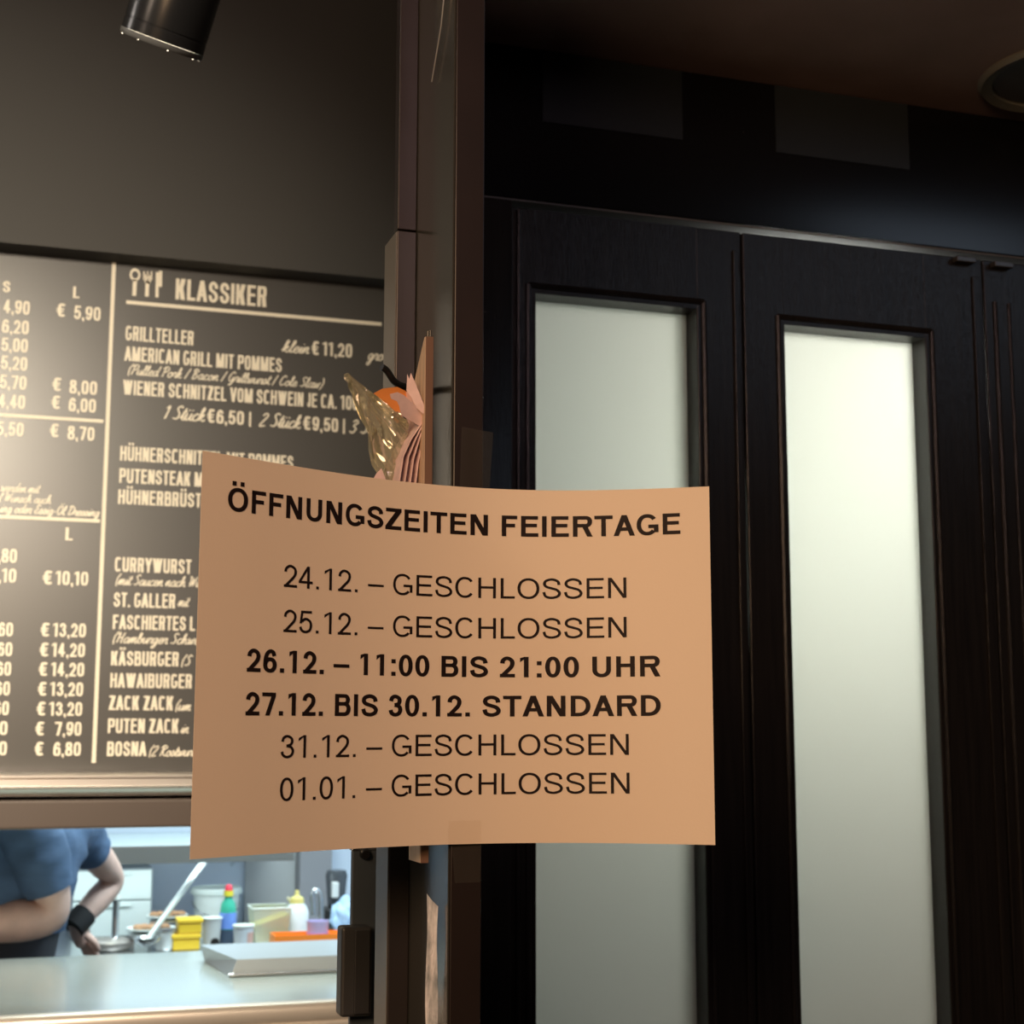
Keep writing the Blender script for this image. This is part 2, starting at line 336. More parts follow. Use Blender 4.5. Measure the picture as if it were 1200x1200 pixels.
def catmull(pts, k=4):
    if len(pts) < 3: return pts
    q = [pts[0]]+pts+[pts[-1]]; out = []
    for i in range(1, len(q)-2):
        for j in range(k):
            t = j/k; a, b, c, d = q[i-1:i+3]
            out.append(tuple(.5*(2*b[n]+(c[n]-a[n])*t+(2*a[n]-5*b[n]+4*c[n]-d[n])*t*t+(3*b[n]-a[n]-3*c[n]+d[n])*t**3) for n in (0, 1)))
    return out+[pts[-1]]
def script(txt, w=.21):
    vs, fs, x = [], [], 0
    for ch in txt:
        st, adv = SCR[ch]
        for s in st:
            p = [(a+x+.28*b, b) for a, b in catmull(s)]
            n0 = len(vs)
            for i, (a, b) in enumerate(p):
                u = p[max(i-1, 0)]; v = p[min(i+1, len(p)-1)]
                dx, dy = v[0]-u[0], v[1]-u[1]; L = math.hypot(dx, dy) or 1
                vs += [(a-dy/L*w/2, b+dx/L*w/2), (a+dy/L*w/2, b-dx/L*w/2)]
            fs += [(n0+2*i, n0+2*i+1, n0+2*i+3, n0+2*i+2) for i in range(len(p)-1)]
        x += adv
    x0 = min(v[0] for v in vs); x1 = max(v[0] for v in vs)
    return [((v[0]-x0)/(x1-x0), v[1], (i % 90)*.000003) for i, v in enumerate(vs)], fs        # x-height 1

# ------------------------------------------------------------------ materials
m_wall = mat('dark grey painted wall', (.048, .046, .043), .75, bump=.15, bscale=300)
m_black = mat('near black lacquer', (.006, .0062, .007), .22, spec=.35)
m_door = mat('black brown stained wood', (.015, .013, .0115), .3, spec=.4, var=.3, vscale=6, stretch=(30, 30, 1.2), bump=.2, bscale=40)
m_brown = mat('dark brown laminate', (.017, .0115, .0095), .38, spec=.4, var=.15, vscale=20)
m_panel = mat('grey green painted board', (.046, .046, .040), .17, spec=.9, bump=.03, bscale=150)
m_soffit = mat('brown soffit board', (.29, .195, .172), .4, spec=.4, var=.1, vscale=10)
m_side_lit = mat('grey lit batten side', (.15, .145, .125), .35)
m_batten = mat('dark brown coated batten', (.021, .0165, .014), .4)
m_floor = mat('dark floor tile', (.05, .045, .04), .4, var=.2)
m_ceil = mat('dark ceiling paint', (.07, .065, .06), .8)
m_dark_ceiling = mat('grey room paint', (.10, .10, .10), .8)
m_steel = mat('brushed stainless steel', (.62, .64, .65), .27, 1, bump=.08, bscale=60, stretch=(1, 30, 30))
m_steelwall = mat('matt steel wall cladding', (.5, .57, .68), .45, .2)
m_chrome = mat('polished trim metal', (.8, .76, .72), .3, .8)
m_board = mat('charcoal menu panel', (.052, .049, .046), .36, spec=.55)
m_print = mat('cream print', (.74, .68, .55), .6)
m_paper = mat('salmon toned paper', (.82, .69, .53), .85, spec=.2, bump=.05, bscale=800)
m_ink = mat('black printer ink', (.012, .006, .005), .6, spec=.2)
m_tape = clear_mat('clear adhesive tape', (.93, .91, .9), .03, .25, .012)
m_frost = frosted_mat('frosted glass', (.88, .89, .855))
m_smoke = mat('smoked glass', (.021, .026, .031), .35, spec=.4)
m_blackplastic = mat('black plastic', (.012, .012, .012), .32)
m_blackmetal = mat('black powder coated metal', (.006, .006, .0065), .24, spec=.35)
m_wood = mat('pale plywood', (.62, .47, .33), .55, var=.2, vscale=10, stretch=(20, 20, 1))
m_wood_edge = mat('brown wood edge', (.17, .095, .058), .5)
m_pinkpaper = mat('pinkish newsprint', (.75, .56, .53), .8, var=.1, vscale=120)
m_white = mat('white plastic', (.78, .84, .8), .4)

# ------------------------------------------------------------------ setting
YB, YH, YM = 2.84, 2.90, 2.90       # bulkhead front, hatch, menu face
YD = 1.60                           # door plane
ZS = P(567, 50, YD).z               # soffit height
ZT = P(567, 232, YD).z              # underside of the transom panel
ZBK = P(223, 305, YB).z             # underside of the bulkhead
HC = 3.08
struct('floor', MB().box((-2.3, -1.6, -.1), (2.7, 4.9, 0)), m_floor)
struct('ceiling', MB().box((-2.3, -1.6, HC), (2.7, 4.9, HC+.1)), m_ceil)
struct('wall_front', MB().box((-2.4, -1.7, 0), (2.7, -1.6, HC)), m_wall)
struct('wall_left', MB().box((-2.4, -1.6, 0), (-2.3, 4.9, HC)), m_wall)
struct('wall_right', MB().box((2.6, -1.6, 0), (2.7, 4.9, HC)), m_wall)
struct('wall_bulkhead', MB().box((-2.3, YB, ZBK), (.80, YB+.16, HC)), m_wall)
struct('wall_menu', MB().box((-2.3, YM+.035, 1.36), (.80, YM+.1, ZBK)), m_wall)
# the hatch opening's header beam and the wall under the counter
zh1, zh0 = P(110, 937, YB-.02).z, P(110, 971, YB-.02).z
struct('trim_1', MB().box((-2.3, YB-.02, zh0), (.80, YB+.16, zh1), .004), mat('brown coated header', (.075, .054, .044), .5))
struct('wall_counter', MB().box((-2.3, 2.80, 0), (.69, 2.88, .985)), mat('warm steel apron', (.5, .42, .35), .35, .3))
# slanting wall between the menu room and the door niche
struct('wall_divider', MB().prism([(.2495, 1.001), (.2675, 1.001), (.43, 1.56), (.79, 2.83), (.70, 2.83)], 0, HC), m_wall)
# end panel of the partition: its narrow front edge carries the notice
XL, XR, YP, YPB = .2490, .2684, .8775, 1.000
pt = struct('wall_partition', MB().box((XL+.0006, YP, 0), (XR, YPB, HC), .0007), m_brown)
struct('facing', MB().box((XL-.0006, YP+.0012, 0), (XL+.0004, YPB, HC)), m_panel, pt)
# batten on the left side of the partition, and its shallow continuation above the seam
YBT = .967
xb0 = PX(460, 700, 1).x*0 + math.tan(math.atan2(P(460, 700, YBT).x, YBT))*YBT
zse = P(470, 270, YBT).z
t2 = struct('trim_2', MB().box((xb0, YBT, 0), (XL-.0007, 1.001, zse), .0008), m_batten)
struct('lit_side_face', MB().box((xb0-.0006, YBT+.001, 0), (xb0+.0004, 1.0, zse-.001)), m_side_lit, t2)  # lighter facing: light on the batten's left side put into its colour
struct('trim_3', MB().box((xb0+.0005, YBT+.001, zse+.0012), (XL-.0007, YBT+.012, HC), .0006), m_brown)
# soffit over the door niche
struct('wall_soffit', MB().prism([(.345, 1.25), (2.6, 1.25), (2.6, YD+.08), (.47, YD+.08)], ZS, ZS+.05), m_soffit)
struct('wall_lintel', MB().box((.345, 1.22, ZS), (2.6, 1.249, HC)), m_brown)
# room behind the frosted doors
struct('wall_back_room', MB().box((.80, 2.74, 0), (2.6, 2.8, 2.3)), m_dark_ceiling)
struct('ceiling_back_room', MB().prism([(.50, YD+.085), (2.6, YD+.085), (2.6, 2.8), (.81, 2.8)], 2.26, 2.295), m_dark_ceiling)
# kitchen shell
struct('wall_kitchen', MB().box((-2.3, 4.78, 0), (1.45, 4.85, HC)), m_steelwall)
struct('wall_kitchen_side', MB().box((1.4, 2.9, 0), (1.45, 4.78, HC)), m_steelwall)
pil = [P(351, 1050, 4.7).x, P(388, 1050, 4.7).x]
struct('wall_pillar', MB().box((pil[0], 4.7, 0), (pil[1], 4.78, HC)), mat('grey pillar', (.2, .2, .22), .5))
pn = [P(287, 1050, 4.76).x, pil[0]]
struct('trim_4', MB().box((pn[0], 4.765, .93), (pn[1]-.002, 4.779, 2)), mat('grey cladding strip', (.34, .35, .36), .5, .3))

# ------------------------------------------------------------------ doors
def xd(px, y=YD, py=700): return P(px, py, y).x
DEP = .05
def leaf(name, pl, pr, gl, gr, gt, side):
    xl, xr = xd(pl), xd(pr); x0, x1 = xd(gl), xd(gr); z1 = P((gl+gr)/2, gt, YD).z; z0 = .25; zt = ZT-.006
    f = MB()
    f.box((xl+.0008, YD, .01), (x0, YD+DEP, zt), .0015)
    f.box((x1, YD, .01), (xr-.0008, YD+DEP, zt), .0015)
    f.box((x0-.001, YD+.0002, z1), (x1+.001, YD+DEP-.0002, zt-.0002))
    f.box((x0-.001, YD+.0002, .0102), (x1+.001, YD+DEP-.0002, z0))
    d = struct(name, f, m_door)
    g = MB().box((x0-.0005, YD+.030, z0-.0005), (x1+.0005, YD+.034, z1+.0005))
    build('glass_pane', g, m_frost, d)
    mo = MB()
    for (a, b) in (((x0-.014, 0), (x0-.004, 0)), ((x1+.004, 0), (x1+.014, 0))):
        mo.tube([(a[0]+.005, YD+.001, z0-.01), (a[0]+.005, YD+.001, z1+.01)], .004, 8)
    mo.tube([(x0-.009, YD+.001, z1+.009), (x1+.009, YD+.001, z1+.009)], .004, 8)
    build('moulding', mo, m_door, d)
    return d
d1 = leaf('door_1', 597, 877, 628.5, 822, 353, 0)
d2 = leaf('door_2', 878, 1168, 927.5, 1096, 389, 0)
# third leaf, mostly outside the frame
x3 = xd(1169)
f = MB().box((x3, YD, .01), (x3+.45, YD+DEP, ZT-.006), .0015)
d3 = struct('door_3', f, m_door)
build('moulding', MB().tube([(xd(1181), YD+.001, .1), (xd(1181), YD+.001, ZT-.06)], .004, 8).tube([(xd(1198), YD+.001, .1), (xd(1198), YD+.001, ZT-.06)], .003, 8), m_door, d3)
# vertical cover strips between the leaves
cs = MB()
cs.box((xd(866), YD-.003, .01), (xd(873), YD-.0003, ZT-.03), .001); build('cover_strip', cs, m_door, d1)
cs = MB().box((xd(1154), YD-.003, .01), (xd(1163), YD-.0003, ZT-.03), .001); build('cover_strip', cs, m_door, d2)
# jamb on the left, with a bead
j = MB().box((.43, YD-.012, 0), (xd(596), YD+DEP, ZT-.003), .002)
struct('trim_5', j.tube([(xd(607), YD-.002, 0), (xd(607), YD-.002, ZT-.01)], .003, 8), m_door)
# transom above the doors
w = MB().box((.43, YD-.004, ZT+.003), (2.6, YD+.05, ZS-.001), .0008)
w1 = struct('window_1', w, m_black)
for a, b, c in ((635, 806, 160), (920, 1082, 197)):
    zz = P((a+b)/2, c-7, YD-.006).z
    build('smoked_pane', MB().box((xd(a), YD-.0055, zz), (xd(b), YD-.0035, ZS-.002)), m_smoke, w1)
struct('trim_6', MB().box((.43, YD-.006, ZT-.0011), (2.6, YD+.02, ZT+.0011), .0004), mat('thin pale rail', (.13, .125, .12), .55, .1))
for px, py in ((1128, 306), (1172, 312)):
    p = P(px, py, YD-.002)
    tag(build('door_pivot', MB().box((p.x-.014, YD-.011, p.z-.0035), (p.x+.014, YD-.0005, p.z+.0035), .0012), mat('worn steel', (.13, .125, .12), .4, .7)),
        'small steel pivot under the transom rail, '+('left' if px < 1150 else 'right')+' one of two by the right door', 'door fitting')
# round downlight in the soffit
c = PZ(1247, 88, ZS)
dl = thing('downlight', 'round unlit recessed downlight in the dark soffit, top right corner', 'ceiling light', (c.x, c.y, ZS))
build('trim_ring', MB().lathe([(.082, -.0005), (.100, -.0005), (.1005, -.003), (.096, -.008), (.084, -.005), (.082, -.0005)], c, 48), mat('grey ring', (.17, .165, .14), .4), dl)
build('diffuser', MB().lathe([(0, -.001), (.0815, -.001), (.0815, -.002), (0, -.002)], c, 48), mat('dull lens', (.1, .1, .105), .4), dl)

# ------------------------------------------------------------------ notice on the partition edge
TOP = [(237.5, 528.5), (303, 538), (343, 546.7), (370, 551), (400, 556), (440, 561), (480, 566), (528, 571), (570, 572.6), (624, 574.5), (668, 574.5), (735, 572.6), (830.5, 567.8)]
CURVE = [(.0920, .8044), (.1161, .8182), (.1415, .8328), (.1679, .8468), (.1951, .8590), (.2227, .8682), (.2501, .8735), (.2769, .8744), (.3027, .8707), (.3271, .8630), (.3503, .8519), (.3722, .8387), (.3935, .8247)]
ZP1 = 1.5+.1490; ZP0 = ZP1-.21
fine = catmull(CURVE, 6)
arc = [0]
for a, b in zip(fine, fine[1:]): arc.append(arc[-1]+math.hypot(b[0]-a[0], b[1]-a[1]))
def sheet_at(s, off=0):
    s = max(0, min(arc[-1]-1e-6, s))
    for i in range(len(arc)-1):
        if arc[i+1] >= s: break
    t = (s-arc[i])/(arc[i+1]-arc[i]); a, b = fine[i], fine[i+1]
    dx, dy = b[0]-a[0], b[1]-a[1]; L = math.hypot(dx, dy)
    return Vector((a[0]+dx*t+dy/L*off, a[1]+dy*t-dx/L*off, 0))
def sheet_uv(px, py):
    d = ray(px, py); az = math.atan2(d.x, d.y); lo, hi = 0, arc[-1]
    for _ in range(40):
        m = (lo+hi)/2; q = sheet_at(m)
        if math.atan2(q.x, q.y) < az: lo = m
        else: hi = m
    q = sheet_at(lo); return lo, 1.5+d.z/math.hypot(d.x, d.y)*math.hypot(q.x, q.y)
ntc = thing('paper_notice', 'curled salmon paper notice of holiday opening hours taped to the partition edge', 'notice', (.26, .874, ZP0))
mb = MB()
def bow(s, z):   # top edge leans a touch
    return 0
mb.grid([[Vector((sheet_at(arc[-1]*i/60).x, sheet_at(arc[-1]*i/60).y, ZP0+(ZP1-ZP0)*k/12)) for i in range(61)] for k in range(13)])
build('sheet', mb, m_paper, ntc, solid=.0002)
def notice_line(name, txt, a, b, cap, bold):
    (s0, z0), (s1, z1) = sheet_uv(*a), sheet_uv(*b)
    vs, fs = outline(txt, bold)
    # cut long edges so the print follows the curl
    bm = bmesh.new(); bv = [bm.verts.new(v) for v in vs]
    for f in fs:
        try: bm.faces.new([bv[i] for i in f])
        except ValueError: pass
    lim = .012/(s1-s0)
    for _ in range(3):
        es = [e for e in bm.edges if abs(e.verts[0].co.x-e.verts[1].co.x) > lim]
        if not es: break
        bmesh.ops.subdivide_edges(bm, edges=es, cuts=1)
    bmesh.ops.triangulate(bm, faces=bm.faces[:])
    for v in bm.verts:
        u, h = v.co.x, v.co.y; q = sheet_at(s0+(s1-s0)*u, .0004)
        v.co = (q.x, q.y, z0+(z1-z0)*u+h*cap)
    m2 = MB().bm(bm); build(name, m2, m_ink, ntc, smooth=False)
notice_line('heading', 'ÖFFNUNGSZEITEN FEIERTAGE', (266.3, 598.0), (797.5, 625.7), .0126, 'bold')
notice_line('date_line', '24.12. – GESCHLOSSEN', (332, 687.5), (734.2, 700.5), .0122, 'regular')
notice_line('date_line', '25.12. – GESCHLOSSEN', (331.5, 740.5), (734.5, 746.8), .0122, 'regular')
notice_line('date_line', '26.12. – 11:00 BIS 21:00 UHR', (288.5, 787), (774, 792.5), .0122, 'bold')
notice_line('date_line', '27.12. BIS 30.12. STANDARD', (287, 838.2), (774.5, 838.8), .0122, 'bold')
notice_line('date_line', '31.12. – GESCHLOSSEN', (328.3, 888.4), (737, 884.6), .0122, 'regular')
notice_line('date_line', '01.01. – GESCHLOSSEN', (327.2, 938.8), (738, 930), .0122, 'regular')
# adhesive tape
def tape(pts, Y, label):
    mb = MB(); q = [P(x, y, Y) for x, y in pts]; n = 6
    mb.grid([[q[0].lerp(q[1], i/n).lerp(q[3].lerp(q[2], i/n), k/4)+Vector((0, -.0001*math.sin(3*i/n*math.pi), 0)) for i in range(n+1)] for k in range(5)])
    o = build('adhesive_tape', mb, m_tape, solid=.00008); tag(o, label, 'tape', 'tape holding the notice'); return o
tape([(541, 500), (578, 507), (572, 600), (538, 600)], YP-.0008, 'clear tape strip on the partition edge above the paper notice')
tape([(528, 975), (564, 975), (563, 1034), (533, 1035)], YP-.0008, 'clear tape strip on the partition edge under the paper notice')
s0, za = sheet_uv(525, 962); s1, zb = sheet_uv(563, 986)
mb = MB().grid([[Vector((*sheet_at(s0+(s1-s0)*i/6, .0007).xy, zz)) for i in range(7)] for zz in (za, ZP0+.0006)])
tag(build('adhesive_tape', mb, clear_mat('tape on paper', (.975, .965, .95), .01, .3)), 'short clear tape patch on the lower edge of the paper notice', 'tape', 'tape holding the notice')

# ------------------------------------------------------------------ menu board
zb1, zb0 = ZBK-.0005, P(110, 907, YM).z
mn = thing('menu_board', 'wide charcoal menu board with cream lettering above the kitchen hatch', 'menu board', (0, YM, zb0))
xm0, xm1 = -.95, .79
build('panel', MB().box((xm0, YM, zb0), (xm1, YM+.033, zb1), .001), m_board, mn)
TY = YM-.0006
def put(mb, vs, fs, a, b, cap):
    """a: start of the baseline (px), b: px x of the end; cap px"""
    p = P(a[0], a[1], TY); t = ray(b, a[1])
    # end on the same height in the wall
    lo, hi = p.x, p.x+2
    def px_of(x):
        v = Vector((x, TY, p.z))-EYE; return 600+FPX*v.dot(Rt)/v.dot(Fw)
    for _ in range(40):
        m = (lo+hi)/2
        if px_of(m) < b: lo = m
        else: hi = m
    w = lo-p.x; q = P(a[0], a[1]-cap, TY); h = q.z-p.z
    mb.add([(p.x+v[0]*w, TY-v[2], p.z+v[1]*h) for v in vs], fs)
def bars(mb, *segs):
    for (x0, y0), (x1, y1), t in segs:
        p, q = P(x0, y0, TY), P(x1, y1, TY); h = t/FPX*TY*1.03/2
        if abs(p.z-q.z) > abs(p.x-q.x): p.x = q.x = (p.x+q.x)/2; mb.box((p.x-h, TY-.0004, p.z), (p.x+h, TY, q.z))
        else: p.z = q.z = (p.z+q.z)/2; mb.box((p.x, TY-.0004, p.z-h), (q.x, TY, p.z+h))
hd, it, pr, dv, em = 'heading', 'item_name', 'price', MB(), MB()
def T(name, txt, a, b, cap):
    mb = MB(); put(mb, *outline(txt, 'condensed'), a, b, cap); build(name, mb, m_print, mn)
def S(txt, a, b, xh, w=.2):
    mb = MB(); put(mb, *script(txt, w), a, b, xh); build('small_print', mb, m_print, mn)
T(hd, 'KLASSIKER', (205.6, 350.6), 312, 24.5)
T(it, 'GRILLTELLER', (147, 398.5), 226.5, 17)
T(it, 'AMERICAN GRILL MIT POMMES', (145.5, 422.5), 330, 17)
T(it, 'WIENER SCHNITZEL VOM SCHWEIN JE CA. 100G', (144, 462), 428, 17)
T(it, 'HÜHNERSCHNITZEL MIT POMMES', (140.6, 539.5), 343.5, 17)
T(it, 'PUTENSTEAK MIT', (139.6, 565.5), 249, 17)
T(it, 'HÜHNERBRÜST', (138.3, 590.3), 235.5, 17)
T(it, 'CURRYWURST', (134.4, 669.6), 224, 17)
T(it, 'ST. GALLER', (133, 711), 205, 17)
T(it, 'FASCHIERTES L', (132, 737.2), 228.5, 17)
T(it, 'KÄSBURGER', (130, 779.7), 209, 17)
T(it, 'HAWAIBURGER', (129, 805.7), 224.5, 17)
T(it, 'ZACK ZACK', (127.4, 832), 202.6, 17)
T(it, 'PUTEN ZACK', (126.2, 859), 209, 17)
T(it, 'BOSNA', (125.2, 886), 171.5, 17)
S('klein', (329.7, 411.8), 363, 7); S('groß', (429, 421), 457, 7)
S('(Pulled Pork / Bacon / Grillwurst / Cole Slaw)', (149.8, 438.5), 380, 6, .19)
S('1 Stück', (192, 490.6), 241, 8); S('2 Stück', (303, 499), 353, 8); S('3 Stück', (409, 507), 459, 8)
S('(mit Saucen nach Wunsch)', (135.4, 685), 262, 6.2); S('mit', (208, 710.5), 222.5, 6.2)
S('(Hamburger Schwein', (132, 753), 243, 6.2); S('(S', (212.5, 780), 226, 6.2)
S('(um', (205.5, 832.5), 224, 6.2); S('in', (211, 859), 221.5, 6.2); S('(2 Rostwurst', (174.5, 886), 236, 6.2)
S('werden mit', (1, 575.5), 47.5, 5.2); S('f Wunsch auch', (-4, 587.3), 60, 5.2); S('ing oder Essig-Öl Dressing', (-1, 600), 117, 5.4, .25)
T(pr, '€', (365, 415.5), 373.8, 16); T(pr, '11,20', (377.8, 416.5), 412.5, 16)
T(pr, '€', (242.5, 495), 251.5, 16); T(pr, '6,50 |', (253.5, 496), 294, 16)
T(pr, '€', (355, 503.5), 364, 16); T(pr, '9,50 |', (366, 504.5), 404, 16)
T(pr, 'S', (3, 342), 11.7, 13); T(pr, 'L', (85.4, 349), 92.9, 13.5); T(pr, 'L', (76.5, 633), 85, 15)
for t, x0, x1, y in (('4,90', 4, 34.5, 366.5), ('6,20', 2, 33.3, 389.5), ('5,00', 1.5, 32.2, 411), ('5,20', 1, 31.5, 432.3), ('5,70', -.5, 30.5, 454.7), ('4,40', -2, 29, 477.2), ('5,50', -4, 27.2, 509.5)):
    T(pr, t, (x0, y), x1, 15.8); T(pr, '€', (x0-18, y-1), x0-8, 15.5)
for t, e, x0, x1, y in (('5,90', 66, 86.5, 117.5, 373.6), ('8,00', 61.2, 81.2, 113.3, 460.7), ('6,00', 60, 80.3, 112, 481.6), ('8,70', 58.3, 79, 110.3, 514.7)):
    T(pr, t, (x0, y), x1, 15.8); T(pr, '€', (e, y-3), e+10.3, 15.5)
for t, x0, x1, y in ((',80', -2.5, 19.3, 658.8), (',10', -2, 18.5, 682)): T(pr, t, (x0, y), x1, 16)
T(pr, '€', (50, 684.5), 61, 16); T(pr, '10,10', (65, 685), 103, 16)
for i, (t, e, x0, x1, y) in enumerate((('13,20', 47.3, 61.8, 100.2, 746), ('14,20', 46.2, 60.3, 99.2, 769.3), ('14,20', 45, 59.6, 98.3, 792.2), ('13,20', 44, 58.5, 97, 815.4), ('13,20', 42.7, 57.4, 95.9, 838.6), ('7,90', 41.2, 64, 95, 862), ('6,80', 40.3, 62.3, 94.3, 885.7))):
    T(pr, '€', (e, y-.3), e+10.4, 16); T(pr, t, (x0, y), x1, 16)
    xe = (14.8, 13.9, 12.6, 11.3, 10, 8.3, 7.6)[i]
    if i < 5: T(pr, ',60', (xe-21, y-.8), xe, 16)
    else: T(pr, '0', (xe-9, y-.8), xe, 16)
bars(dv, ((148, 354), (447, 380), 4.2), ((-60, 482), (121, 494), 3.6), ((-60, 602), (117, 611.3), 3.8), ((134.3, 302), (109.3, 894), 4.2))
def ring(mb, c, r, w, n=24):
    s = TY/FPX*1.03; c = P(*c, TY); r *= s; w *= s
    vs = []
    for k in range(n):
        a = 2*math.pi*k/n
        for q in (r-w/2, r+w/2): vs.append((c.x+.8*q*math.cos(a), TY, c.z+q*math.sin(a)))
    mb.add(vs, [(2*k, 2*k+1, (2*k+3) % (2*n), (2*k+2) % (2*n)) for k in range(n)])
ring(em, (158.3, 322), 6, 3)
def stroke(x0, y0, x1, y1, w): 
    p, q = P(x0, y0, TY), P(x1, y1, TY); h = w/FPX*TY/2
    em.add([(p.x-h, TY, p.z), (p.x+h, TY, p.z), (q.x+h, TY, q.z), (q.x-h, TY, q.z)], [(0, 1, 2, 3)])
stroke(158.2, 327.5, 157.2, 346.5, 4.5)
for k in (-4.4, 0, 4.4): stroke(173.2+k, 318, 173+k, 328, 1.7)
ring(em, (173, 327), 3.6, 3.4); stroke(172.8, 329, 172, 347.5, 4.3)
stroke(184.5, 319, 183.8, 348.6, 3.6); stroke(188.2, 317.5, 187.8, 336, 3.8)
build('divider_line', dv, m_print, mn); build('cutlery_emblem', em, m_print, mn)
# metal rail along the lower edge of the board
rl = MB()
zr = [P(110, y, YB-.03).z for y in (906.5, 911, 921, 932.5)]
prof = [(YM-.002, zr[0]), (YB-.028, zr[0]), (YB-.034, zr[0]-.003), (YB-.034, zr[1]), (YB-.028, zr[1]-.0005), (YB-.028, zr[2]), (YB-.034, zr[2]-.0005), (YB-.034, zr[2]-.003), (YB-.0155, zr[3]), (YB-.012, zr[3]), (YM-.002, zr[3])]
n = len(prof)
rl.add([(xm0, y, z) for y, z in prof]+[(xm1, y, z) for y, z in prof], [tuple(range(n)), tuple(range(n, 2*n))[::-1]]+[(i, (i+1) % n, n+(i+1) % n, n+i) for i in range(n)])
trl = tag(build('trim_rail', rl, m_chrome), 'polished metal rail running along the lower edge of the menu board', 'rail')
lip = MB().slab([(xm0, YB-.0345, zr[2]-.0008), (xm0, YB-.0345, zr[2]-.002), (xm0, YB-.0183, zr[3]-.0006), (xm0, YB-.0173, zr[3]-.0002)], (xm1-xm0, 0, 0))
build('mirror_lip', lip, mat('mirror lip', (.9, .92, .9), .12, 1), trl)

# ------------------------------------------------------------------ spotlight
ct = P(190, 50, 1.45); ax = (-.34*Rt-.90*Up+.22*Fw).normalized()
sp = thing('spotlight', 'black cylindrical ceiling spotlight hanging above the menu board', 'spotlight', ct)
R0 = .0405
ub = -ax
build('housing', MB().lathe([(0, .004), (R0-.004, .004), (R0-.004, .002), (R0, .002), (R0, .012), (R0-.0006, .0125), (R0-.0006, .0135), (R0, .014), (R0, .165), (R0-.004, .17), (0, .17)], ct, 48, ub), m_blackmetal, sp)
build('bezel', MB().lathe([(R0-.004, -.003), (R0-.001, -.004), (R0+.0003, -.002), (R0+.0003, .0018), (R0-.004, .0018)], ct, 48, ub), mat('dark grey bezel', (.05, .05, .05), .3), sp)
m_lens_glints = mat('glowing lens and glints', (.9, .85, .75), .3, emit=(1, .85, .62), estr=6)
ln = MB().lathe([(0, -.0005), (R0-.0045, -.0005), (R0-.0045, .0035), (0, .0035)], ct, 40, ub)
q = Vector((0, 0, 1)).rotation_difference(ub)
for k in range(40):
    a = 2*math.pi*k/40
    if k % 5 == 1: 
        c0 = ct+q @ Vector(((R0-.0022)*math.cos(a), (R0-.0022)*math.sin(a), -.0042))
        ln.lathe([(0, -.0007), (.0006, 0), (0, .0007)], c0, 6)  # glowing beads stand in for glints along the bezel rim
build('lens', ln, m_lens_glints, sp, smooth=False)
jt = ct+ub*.12
build('bracket', MB().tube([jt+Vector((.046, 0, 0)), jt+Vector((.046, 0, .12))], .006, 10).tube([jt+Vector((.046, 0, .12)), Vector((jt.x+.046, jt.y, HC-.03))], .008, 12), m_blackmetal, sp)
build('ceiling_mount', MB().box((jt.x-.06, jt.y-.02, HC-.034), (jt.x+.15, jt.y+.02, HC-.0005), .003), m_blackmetal, sp)
sl = bpy.data.lights.new('spot_beam', 'SPOT'); sl.energy = 26; sl.color = (1, .8, .56); sl.spot_size = rad(120); sl.spot_blend = .7; sl.shadow_soft_size = .02
so = bpy.data.objects.new('spot_beam', sl); COL.objects.link(so); so.parent = sp; so.location = ax*.012
so.rotation_euler = ax.to_track_quat('-Z', 'Y').to_euler()

# ------------------------------------------------------------------ flyer holder, papers, hook
xf = .2335
zt_, zm_, zl_ = P(496, 394, .885).z, P(484.5, 447, .91).z, P(508, 1011, .885).z
fh = thing('flyer_holder', 'narrow wooden flyer holder hung on the left side of the partition behind the notice', 'holder', (xf, .885, zl_))
build('back_board', MB().slab([(xf, .8856, zl_), (xf, .912, zl_), (xf, .912, zm_), (xf, .888, zt_), (xf, .8856, zt_)], (.0045, 0, 0)), m_wood, fh)
build('board_edge', MB().box((xf+.0003, .8845, zl_), (xf+.0048, .8856, zt_)), m_wood_edge, fh)
build('hanger', MB().tube([(xf+.002, .887, zt_-.004), (xf+.002, .887, zt_+.004)], .0006, 8).tube([(xf+.004, .889, zt_-.004), (xf+.004, .889, zt_+.005)], .0006, 8), m_blackmetal, fh)
zq = P(500, 800, .89).z
build('mounting_block', MB().box((xf+.0046, .888, zq-.02), (XL-.0007, .908, zq+.02)), m_wood, fh)
def Z7(x, y): return 390+x/5.4545, 370+y/5.4545
zbot = P(490, 640, .9).z
build('tray_bottom', MB().box((.206, .886, zbot-.004), (xf, .93, zbot)), m_wood, fh)
build('tray_lip', MB().box((.204, .886, zbot-.004), (.206, .93, zbot+.02)), m_wood, fh)
NEWS = [[(425, 1060), (450, 900), (500, 790), (560, 700), (590, 650)], [(460, 1062), (485, 900), (530, 790), (572, 700), (584, 600)], [(495, 1065), (515, 920), (550, 800), (580, 700), (584, 560)],
        [(530, 1068), (545, 940), (572, 820), (584, 690), (578, 500)], [(563, 1072), (572, 950), (585, 800), (588, 650), (572, 420)]]
ords = ['leftmost and most bent', 'second from the left', 'middle', 'second from the wooden board', 'closest to the wooden board']
for i, pts in enumerate(NEWS):
    near = [P(*Z7(*p), .892+.001*i) for p in pts]
    near = [Vector((near[0].x*.5+.5*near[1].x+.002, near[0].y, zbot+.0015))]+near
    nr = [Vector(a) for a in near]
    rows = []
    for k in range(6):
        rows.append([Vector((p.x-.0004*k, p.y+.034*k/5, p.z)) for p in nr])
    o = build('folded_newspaper', MB().grid(rows), m_pinkpaper, solid=.0008, loc=nr[0])
    tag(o, 'pinkish folded flyer standing in the wooden holder, '+ords[i], 'flyer', 'flyers in the wooden holder')
